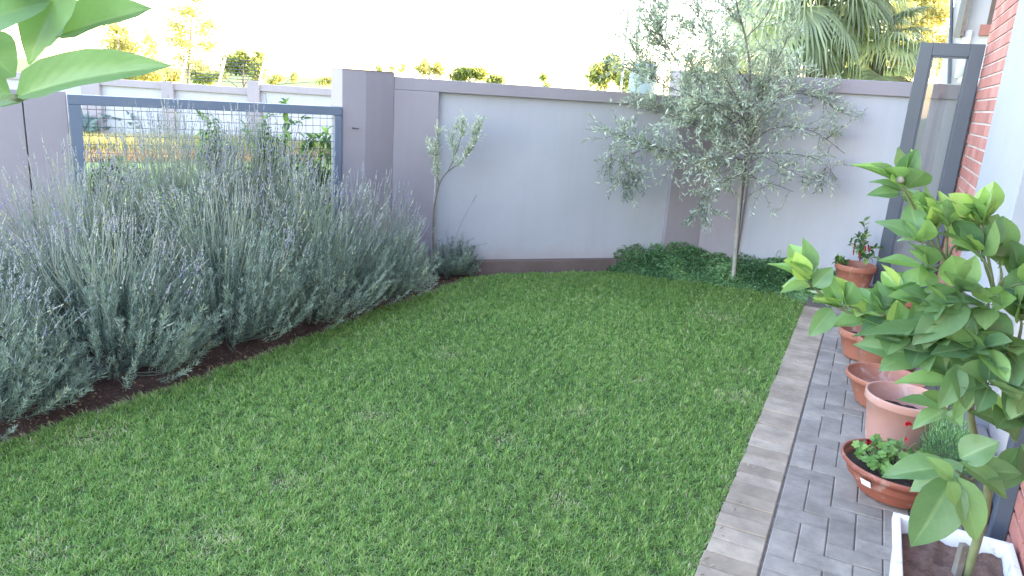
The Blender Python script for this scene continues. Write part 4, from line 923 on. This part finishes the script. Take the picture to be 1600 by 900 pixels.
# ------------------------------------------------------------------ ground cover before the tall wall
def cover():
    m = MB(); n = 95000
    P = np.stack([RS.uniform(.9, 3.3, n), RS.uniform(5.9, 7.4, n)], 1)
    tri = np.array([(0.90, 6.80), (1.30, 6.70), (1.934, 6.50), (2.44, 6.30), SV(4.05, .02)[:2], SV(4.72, .02)[:2], KC + Rd * 1.0, KC, Lp(1.9), Lp(1.3)])
    P = P[inside(P, densify(tri, .05, .03))]
    dl_ = np.abs((P - L0) @ nL); dr2 = np.abs((P - KC) @ nR); dw = np.minimum(dl_, dr2)
    hgt = .08 + .15 * np.clip(1 - dw / .5, 0, 1) + .045 * fnoise(P, 11, 5) + .02 * fnoise(P, 35, 6)
    ed = np.clip((P[:, 1] - (6.80 - (P[:, 0] - .9) * .27) + .05 * fnoise(P, 9, 15)) / .30, .10, 1); hgt *= ed
    z = hgt * (1 - RS.rand(len(P)) ** 2 * .7); n = len(P)
    az = RS.rand(n) * 6.28; D = nrm(np.stack([np.cos(az), np.sin(az), RS.uniform(-.1, .9, n)], 1)); N0 = nrm(Zv + RS.normal(0, .45, (n, 3)))
    B = nrm(np.cross(D, N0)); N = np.cross(B, D); L = RS.uniform(.020, .036, (n, 1))
    rn = np.clip(.35 + .22 * fnoise(P, 10, 9) + RS.normal(0, .2, n), 0, 1)
    m.inst(DIA_V, DIA_F, np.c_[P, z], D * L, B * L * .55, N * L, rn)
    # taller shoots near the wall
    st, dd, ll = [], [], []
    for x, y in [(1225, 385), (1238, 378), (1246, 392), (1205, 400), (1262, 400), (1275, 398), (1010, 385), (1025, 382), (1180, 400), (1290, 408), (1215, 392), (1250, 402), (1000, 392)]:
        q = at(x, y, 6.75 if x > 1100 else 6.95); q[2] = min(q[2], .33); st.append([q[0], q[1], max(q[2] - .2, .03)]); dd.append([0, 0, 1]); ll.append(.22)
    wd = MB(); twiggy(m, m, st, dd, ll, 34, .02, .5, .0015, 0, .25, seed=21, rb=.35)
    return m.build('ground_cover', 'cover')
kind(cover(), 'stuff', 'dense dark green ground cover below the tall wall')
m = MB(); n = 26; P = np.stack([RS.uniform(1.3, 2.7, n), RS.uniform(6.45, 6.85, n)], 1); 
for p in P:
    if inside(np.array([p]), np.array([(1.3, 6.8), (2.4, 6.45), (3.0, 6.5), (2.2, 7.0)]))[0]:
        c = np.array([p[0], p[1], .15])
        for q in range(5): a = q * 1.257; m.inst(DIA_V, DIA_F, [c], [[math.cos(a) * .007, math.sin(a) * .007, .003]], [[-math.sin(a) * .005, math.cos(a) * .005, 0]], [Zv * .002])
kind(m.build('cover_flowers', 'white'), 'stuff', 'tiny white flowers in the ground cover')

# ------------------------------------------------------------------ beyond the gate
def shrub(name, c, pts, label, n_leaf=14, lf=.075, seed=1, group=None, wd=.5, per=4):
    t = thing(name, v3(c), label, 'shrub', group); m, lv = MB(), MB(); r = np.random.RandomState(seed)
    for (x, y, Y) in pts:
        q = at(x, y, Y); b0 = np.array([c[0] + r.normal(0, .08), c[1] + r.normal(0, .05), c[2] if len(c) > 2 else -.6])
        P = spline([b0, b0 * .4 + q * .6 + r.normal(0, .04, 3) - [0, 0, .05], q], 14); m.tube(P, np.linspace(.007, .002, 14), 5, cap=False)
        for k in range(per):
            i = r.randint(8, 13); d = r.normal(0, .8, 3) + Zv * .6; L = r.uniform(.1, .22)
            Qp = spline([P[i], P[i] + nrm(d) * L], 7); m.tube(Qp, .0018, 4, cap=False)
            n = n_leaf; tt = np.linspace(.1, 1, n); o = Qp[0] + (Qp[-1] - Qp[0]) * tt[:, None]
            D = nrm(r.normal(0, 1, (n, 3)) + Zv * .2); N0 = nrm(Zv + r.normal(0, .4, (n, 3))); B = nrm(np.cross(D, N0)); N = np.cross(B, D); Lf = lf * r.uniform(.6, 1.1, (n, 1))
            lv.inst(LF_V, LF_F, o, D * Lf, B * Lf * wd, N * Lf)
    m.build('branches', 'bark', t); lv.build('leaves', 'shrub', t)
rp = np.random.RandomState(3)
pts = [(rp.uniform(395, 470), rp.uniform(195, 260), 6.35) for _ in range(22)] + [(415, 145, 6.3), (410, 165, 6.3), (447, 152, 6.3), (445, 175, 6.3), (384, 165, 6.3), (468, 190, 6.3)]
shrub('shrub', (-2.2, 6.5, -.6), pts, 'dark leafy shrub reaching over the gate right of centre', seed=4)
pts = [(rp.uniform(320, 360), rp.uniform(170, 250), 6.0) for _ in range(10)] + [(320, 163, 6), (325, 175, 6)]
shrub('shrub', (-2.5, 6.15, -.6), pts, 'sparse climbing shrub tangled in the middle of the gate mesh', seed=5)
pts = [(rp.uniform(480, 530), rp.uniform(200, 265), 6.4) for _ in range(14)]
shrub('shrub', (-1.8, 6.6, -.6), pts, 'light green shrub behind the gate beside its right post', seed=6)
pts = [(rp.uniform(132, 190), rp.uniform(235, 320), 5.35) for _ in range(26)]
shrub('shrub', (-2.95, 5.5, -.6), pts, 'low green shrub behind the gate near its left post', seed=7)
# agaves
def agave(p, h, label, seed, n=46, w=.07):
    m = MB(); r = np.random.RandomState(seed); az = r.rand(n) * 6.28; el = r.uniform(.25, 1.5, n)
    D = np.stack([np.cos(az) * np.cos(el), np.sin(az) * np.cos(el), np.sin(el)], 1); S = np.stack([-np.sin(az), np.cos(az), 0 * az], 1)
    m.inst(LF_V, LF_F, np.tile(np.array(p, float), (n, 1)), D * h * r.uniform(.75, 1.1, (n, 1)), S * w * h * 1.6, np.cross(D, S) * h)
    tag(m.build('agave', 'agave'), label, 'agave', 'blue leaved plants before the far wall')
for i, (x, y, h, lab) in enumerate([(212, 213, .85, 'spiky blue grey agave nearest the middle of the left half of the mesh'), (135, 212, .6, 'low dark agave just inside the left gate post'), (285, 212, .75, 'broad blue grey agave behind the pale grasses'), (258, 206, .6, 'dark agave between two paler ones by the far pillar'), (500, 222, .6, 'agave at the far wall seen beside the right gate post')]):
    agave(G(x, y, -.65), h * 1.5, lab, i + 40, 60, .09)
def tufts(name, mat, pts, h, n, spread, label, seed):
    m = MB(); r = np.random.RandomState(seed)
    for p in pts:
        k = n; az = r.rand(k) * 6.28; ln = r.normal(0, .28, k); o = np.array(p) + np.c_[r.normal(0, spread, (k, 2)), np.zeros(k)]
        D = nrm(np.stack([np.cos(az) * np.abs(ln), np.sin(az) * np.abs(ln), np.ones(k)], 1)); S = np.stack([-np.sin(az), np.cos(az), 0 * az], 1)
        m.inst(BL_V, BL_F, o, D * h * r.uniform(.5, 1.1, (k, 1)), S * .022, np.cross(D, S) * h)
    kind(m.build(name, mat), 'stuff', label)
rr2 = np.random.RandomState(8)
tufts('tall_grass', 'drygrass', [G(x, y, -.65) for x, y in zip(rr2.uniform(60, 560, 520), rr2.uniform(226, 240, 520))], .40, 26, .18, 'band of tall pale yellow grass beyond the gate', 1)
tufts('russet_planting', 'redgrass', [G(x, y, -.65) for x, y in zip(rr2.uniform(60, 580, 300), rr2.uniform(243, 252, 300))], .20, 24, .15, 'low strip of russet and orange plants before the tall grass', 2)
# far wall of the estate, panelled
fw_ = thing('estate_wall', (-5, 23.5, -.66), 'long pale panelled wall with taupe pillars across the neighbouring garden', 'wall')
m, pn = MB(), MB()
FY = 23.5
def fx(x, y=140): return at(x, y, FY)[0]
segs = [(-900, -420, 1.05), (-420, -90, 1.08), (-90, 150, 1.11), (150, 267, 1.10), (267, 400, 1.10), (400, 800, 1.24), (800, 1100, 1.24)]
for x0, x1, zt_ in segs:
    a, b = fx(x0), fx(x1); pn.box([(a + b) / 2, FY, (zt_ - .66) / 2], [1, 0, 0], [0, 1, 0], Zv, b - a, .2, zt_ + .66 - .1)
    m.box([(a + b) / 2, FY - .04, zt_ - .10], [1, 0, 0], [0, 1, 0], Zv, b - a, .32, .20)
for x, zt_ in [(-420, 1.15), (-90, 1.15), (148, 1.14), (267, 1.13), (400, 1.32), (640, 1.3), (900, 1.3)]:
    a = fx(x); m.box([a, FY - .06, (zt_ - .66) / 2], [1, 0, 0], [0, 1, 0], Zv, .36 if x != 148 else .56, .40, zt_ + .66)
pn.build('panels', 'panel', fw_); m.build('pillars_and_cap', 'taupe', fw_)
# electric fence above the far wall
ef = thing('electric_fence', (fx(340), FY, 1.1), 'electric fence wires on pale posts above the far wall', 'fence')
m = MB()
posts = [fx(282), fx(341), fx(402)]
for a in posts:
    m = MB(); m.tube([(a, FY, 1.05), (a + .25, FY, 1.95)], .035, 6); m.build('post', 'planter', ef)
m = MB()
for i in range(8): z = 1.25 + i * .095; m.tube([(posts[0] + .06, FY - .03, z), (posts[1] + .1, FY - .03, z - .01), (posts[2] + .1, FY - .03, z)], .012, 3)
m.build('wires', 'wire', ef)

# ------------------------------------------------------------------ distant trees
def tree(name, label, Y, trunk_px, top_px, crown, mat, n=900, leaf=.14, seed=1, group=None, bark='bark', gap=.55, tr_r=.08):
    r = np.random.RandomState(seed); b0 = at(trunk_px[0], trunk_px[1], Y); b0[2] = -.66
    t = thing(name, b0, label, 'tree', group); w_, l_ = MB(), MB(); tp = at(top_px[0], top_px[1], Y)
    T = spline([b0, b0 * .5 + tp * .5 + [r.normal(0, .1), 0, 0], tp], 10); w_.tube(T, np.linspace(tr_r, tr_r * .2, 10), 6)
    for (x, y, rx, ry, wgt) in crown:
        c = at(x, y, Y + r.uniform(-1, 1)); s_ = Y / F; w_.tube(spline([T[4 + r.randint(4)], c * .6 + T[7] * .4, c], 6), np.linspace(tr_r * .3, .01, 6), 4)
        k = max(3, int(wgt * 9)); cc = c + nrm(r.normal(0, 1, (k, 3))) * r.rand(k, 1) ** .4 * np.array([rx * s_, min(rx, ry) * s_, ry * s_])
        for q in cc:
            w_.tube([c, q], .008, 3, cap=False)
        m_ = int(n * wgt * 2.0); which = r.randint(0, k, m_)
        o = cc[which] + r.normal(0, 1, (m_, 3)) * np.array([rx, rx, ry]) * s_ * gap * .55
        D = nrm(r.normal(0, 1, (m_, 3)) - Zv * .3); N0 = r.normal(0, 1, (m_, 3)); B = nrm(np.cross(D, N0)); N = np.cross(B, D); L = leaf * r.uniform(.6, 1.3, (m_, 1))
        l_.inst(DIA_V, DIA_F, o, D * L, B * L * .6, N * L, np.clip(r.rand(m_) * .6 + (which / k) * .4, 0, 1))
    w_.build('trunk', bark, t); l_.build('crown', mat, t)
gD = 'trees beyond the walls'
tree('slender_tree', 'tall wispy sunlit yellow tree left of the twin stems', 34, (190, 120), (178, 30), [(180, 40, 16, 14, .3), (186, 62, 20, 16, .4), (190, 80, 26, 16, .5), (195, 98, 30, 16, .7), (215, 112, 32, 12, .8), (240, 100, 18, 18, .4), (236, 70, 12, 12, .2)], 'yellowtree', 520, .17, 1, gD)
tree('slender_tree', 'tall thin twin stemmed tree with sparse golden top', 36, (290, 120), (300, 10), [(300, 20, 22, 16, .4), (316, 45, 24, 16, .4), (282, 48, 20, 14, .3), (295, 70, 26, 12, .3), (305, -10, 22, 14, .3), (265, 28, 16, 14, .15), (325, 70, 16, 12, .2), (290, 100, 30, 14, .4)], 'yellowtree', 480, .16, 2, gD)
tree('round_tree', 'low golden bush above the far wall under the near leaf', 30, (215, 125), (215, 105), [(200, 112, 20, 10, .8), (235, 110, 22, 14, .9), (170, 110, 20, 12, .6), (262, 116, 20, 9, .6)], 'yellowtree', 700, .16, 3, gD)
tree('round_tree', 'round bushy tree behind the electric fence', 40, (380, 120), (380, 100), [(365, 103, 16, 14, .9), (392, 98, 18, 16, 1.2), (372, 92, 14, 10, .6), (402, 112, 10, 12, .6), (320, 118, 24, 8, .6)], 'fargreen', 800, .18, 4, gD)
tree('round_tree', 'faint small tree left of the taller column', 46, (430, 128), (430, 120), [(430, 124, 12, 6, .5), (462, 122, 5, 8, .3), (520, 126, 16, 7, .6)], 'yellowtree', 500, .17, 5, gD)
tree('slender_tree', 'sparse thin treetop just right of the column', 44, (600, 118), (605, 98), [(592, 106, 6, 7, .15), (622, 106, 9, 8, .2)], 'fargreen', 350, .16, 6, gD)
tree('round_tree', 'reddish gold treetop above the left part of the back wall', 40, (668, 110), (670, 94), [(664, 104, 10, 10, .5), (680, 106, 12, 9, .5)], 'yellowtree', 450, .17, 7, gD)
tree('round_tree', 'dull green treetop above the middle of the back wall', 42, (730, 116), (735, 106), [(715, 116, 12, 7, .7), (738, 115, 18, 9, 1.1), (772, 124, 14, 6, .5)], 'fargreen', 650, .18, 8, gD)
tree('slender_tree', 'tiny pale treetop right of the dull green ones', 48, (855, 130), (855, 116), [(855, 126, 10, 10, .35)], 'fargreen', 500, .17, 9, gD)
tree('round_tree', 'yellow green tree beside the left edge of the big olive', 30, (940, 130), (945, 95), [(935, 118, 14, 16, .9), (955, 110, 16, 16, 1.1), (975, 125, 14, 14, .8)], 'fargreen', 750, .15, 10, gD)
tree('round_tree', 'bright yellow tree glowing behind the big olive', 19, (1155, 118), (1150, 85), [(1140, 102, 16, 12, .6), (1160, 105, 18, 14, .8), (1210, 108, 14, 8, .4), (1150, 84, 12, 10, .3), (1300, 104, 20, 12, .6)], 'yellowtree', 520, .11, 11, gD)
tree('round_tree', 'tall sunlit yellow tree behind the right hand palm', 21, (1420, 110), (1420, 30), [(1350, 30, 24, 20, .8), (1400, 20, 30, 22, 1.0), (1450, 40, 26, 26, 1.1), (1370, 85, 24, 20, .8), (1430, 90, 28, 24, 1.1), (1470, 80, 20, 28, .9), (1345, 100, 20, 18, .9), (1400, 100, 26, 18, .9), (1330, 50, 18, 20, .7), (1465, 10, 22, 20, .8), (1440, -10, 30, 20, .9), (1340, 70, 18, 24, .6), (1390, 55, 24, 18, .7)], 'yellowtree', 620, .13, 12, gD)
# palms
def palm(Y, base_px, crown_px, label, nf=30, R_=1.0, seed=1, droop=1.0, skirt=True, tr_r=.16):
    r = np.random.RandomState(seed); b0 = at(base_px[0], base_px[1], Y); b0[2] = -.66; c = at(crown_px[0], crown_px[1], Y)
    t = thing('fan_palm', b0, label, 'palm tree', 'fan palms behind the tall wall'); m = MB(); T = spline([b0, (b0 + c) / 2, c], 16)
    m.tube(T, tr_r * (1 + .08 * np.sin(np.arange(16) * 2.2)), 12)
    for q in range(120):
        i = r.randint(3, 15); a = r.rand() * 6.28; o = T[i] + np.array([math.cos(a), math.sin(a), 0]) * tr_r; m.inst(DIA_V, DIA_F, [o], [[math.cos(a) * .09, math.sin(a) * .09, .16]], [[-math.sin(a) * .07, math.cos(a) * .07, 0]], [Zv * .05])
    m.build('trunk', 'bark', t)
    g_, dry = MB(), MB()
    for f in range(nf):
        az = f * 2.4 + r.rand() * .5; el = 1.25 - (f / nf) * 2.35 + r.normal(0, .1); dm = dry if (skirt and f > nf * .86) else g_
        D = np.array([math.cos(az) * math.cos(el), math.sin(az) * math.cos(el), math.sin(el)]); pl_ = R_ * r.uniform(.8, 1.1)
        hub = c + D * pl_ - Zv * .28 * pl_ * droop; dm.tube(spline([c, c + D * pl_ * .55, hub], 6), np.linspace(.022, .010, 6), 4, rnd=.3, cap=False)
        D2 = nrm(hub - (c + D * pl_ * .55)); S = nrm(np.cross(D2, Zv + r.normal(0, .1, 3))); Nn = np.cross(S, D2)
        K = 28; rn = r.rand()
        for a in np.linspace(-1.75, 1.75, K):
            d = D2 * math.cos(a) + S * math.sin(a) * 1.0 + Nn * .22 * (abs(a) / 1.75); L = R_ * 1.1 * (1 - .28 * (abs(a) / 1.75) ** 2) * r.uniform(.9, 1.08)
            p = [hub, hub + d * L * .45 - Zv * .05 * L, hub + d * L * .72 - Zv * .22 * L * droop, hub + d * L * .84 - Zv * (.40 + .30 * r.rand()) * L * droop + r.normal(0, .02, 3)]
            wv_ = np.cross(d, Nn) * .5; ww = [.008, .030, .018, .003]; V_ = []
            for pp, w2 in zip(p, ww): V_ += [pp - nrm(wv_) * w2 * R_ / 1.0, pp + nrm(wv_) * w2 * R_]
            dm.add(V_, np.array([[0, 1, 3, 2], [2, 3, 5, 4], [4, 5, 7, 6]]), np.clip(rn + r.normal(0, .2), 0, 1))
    g_.build('fronds', 'palm', t)
    if dry.n: dry.build('dry_skirt', 'palmdry', t)
palm(12.5, (1238, 120), (1246, -22), 'tall fan palm with hanging fronds left of the other palms', 27, .80, 2, 1.05)
palm(13.2, (1280, 120), (1296, -40), 'tall fan palm whose trunk stands between the outer two', 27, .80, 5, 1.05)
palm(13.0, (1374, 125), (1378, 66), 'shorter fan palm with open green fan leaves on the right', 24, .62, 8, .9, tr_r=.10)
#palm(15.5, (1445, 125), (1440, -15), 'fan palm partly hidden behind the glass door leaf', 20, .7, 11, 1.0)

# lattice mast and tank behind the back wall
ms = thing('lattice_mast', at(990, 140, 24) * [1, 1, 0], 'slim steel lattice mast rising behind the olive tree', 'mast')
m = MB()
legs = [(at(972, 120, 24), at(992, -80, 24)), (at(992, 120, 24.6), at(1008, -80, 24.2)), (at(1038, 120, 24), at(1046, -80, 24)), ]
for a, b in legs: a = a.copy(); b_2 = a + (b - a) * 1.0; lo = a - (b - a) * .6; m.tube([lo, b_2], .035, 5)
for k in range(7):
    t0, t1 = k / 7, (k + 1) / 7
    for i, j in ((0, 1), (1, 2)):
        A_, B_ = legs[i][0] + (legs[i][1] - legs[i][0]) * t0, legs[j][0] + (legs[j][1] - legs[j][0]) * t1; m.tube([A_, B_], .014, 4)
m.build('lattice', 'steel', ms)
tkc = at(1006, 135, 20); m = MB(); rt_ = 23 / F * 20
m.lathe([(0, .66 + .02), (rt_ * .35, .66), (rt_ * .8, .56), (rt_ * .97, .42), (rt_, .3), (rt_, -2.2), (0, -2.2)], tkc - [0, 0, .05], n=32)
tag(m.build('water_tank', 'tank', smooth=True), 'round topped grey blue tank showing above the wall behind the olive', 'tank')

# neighbouring building at the right
NBc = at(1480, 60, 9.4)[:2]; nd = nrm(np.array([.883, -.469])); nb_n = np.array([-.469, -.883])
nb = thing('neighbour_house', v3(NBc, -.66), 'white plastered neighbouring house with windows and downpipe above the wall', 'house')
m = MB(); cc = NBc + nd * 4.2 - nb_n * 3; m.box(v3(cc, 3.0), v3(nd), v3(nb_n), Zv, 8.4, 6.0, 7.3); m.build('wall', 'far_house', nb)
def nbp(x, y, off=0.0): q = hit(x, y, NBc, nd); return q + v3(nb_n) * off
m = MB(); m.tube([nbp(1483, 131, .05), nbp(1487, 0, .05), nbp(1490, -100, .05)], .022, 8); m.build('corner_pipe', 'door', nb)
m = MB(); m.tube([nbp(1513, 48, .06), nbp(1497, 122, .06)], .045, 10); m.tube([nbp(1497, 124, .06), nbp(1530, 128, .06)], .04, 10); m.build('downpipe', 'white', nb, smooth=True)
a, b = nbp(1542, 36), nbp(1600, 36); zb_ = a[2]; pa_ = (a[:2]); 
m = MB(); oriented(m, pa_, pa_ + nd * 1.1, zb_, zb_ + 1.3, .012, -.02, nb_n); wn = m.build('window', 'darkglass', nb)
m = MB(); oriented(m, pa_ + nd * .001, pa_ + nd * .05, zb_ - .001, zb_ + 1.31, .02, -.02, nb_n); oriented(m, pa_, pa_ + nd * 1.1, zb_ - .02, zb_ + .03, .024, -.02, nb_n); m.build('frame', 'brownframe', wn)
# open top-hung sash
m = MB(); sa = v3(pa_, zb_ + .08) + v3(nb_n) * .35 + v3(nd) * .06; sb_ = v3(pa_, zb_ + .85) + v3(nb_n) * .05 + v3(nd) * .06; ax = nrm(sb_ - sa)
m.box((sa + sb_) / 2 + v3(nd) * .35, v3(nd), np.cross(ax, v3(nd)), ax, .7, .02, np.linalg.norm(sb_ - sa)); m.build('sash', 'steel', wn)
m = MB(); oriented(m, pa_ - nd * .06, pa_ + nd * 1.1, zb_ - .14, zb_ - .021, .05, -.02, nb_n); m.build('sill', 'brick', nb)
q = nbp(1486, 60); m = MB(); pa2 = nbp(1487, 58)[:2]; z2 = nbp(1487, 58)[2]
oriented(m, pa2 + nd * .02, pa2 + nd * .13, z2, z2 + 1.2, .014, -.02, nb_n); w2 = m.build('window', 'darkglass', nb)
m = MB(); e0 = v3(pa2 + nd * .10, z2); m.box(e0 + v3(nb_n) * .10 + [0, 0, .6], v3(nb_n), v3(nd), Zv, .18, .03, 1.2); m.build('sash', 'brownframe', w2)
print('verts', sum(len(o.data.vertices) for o in bpy.data.objects if o.type == 'MESH'))
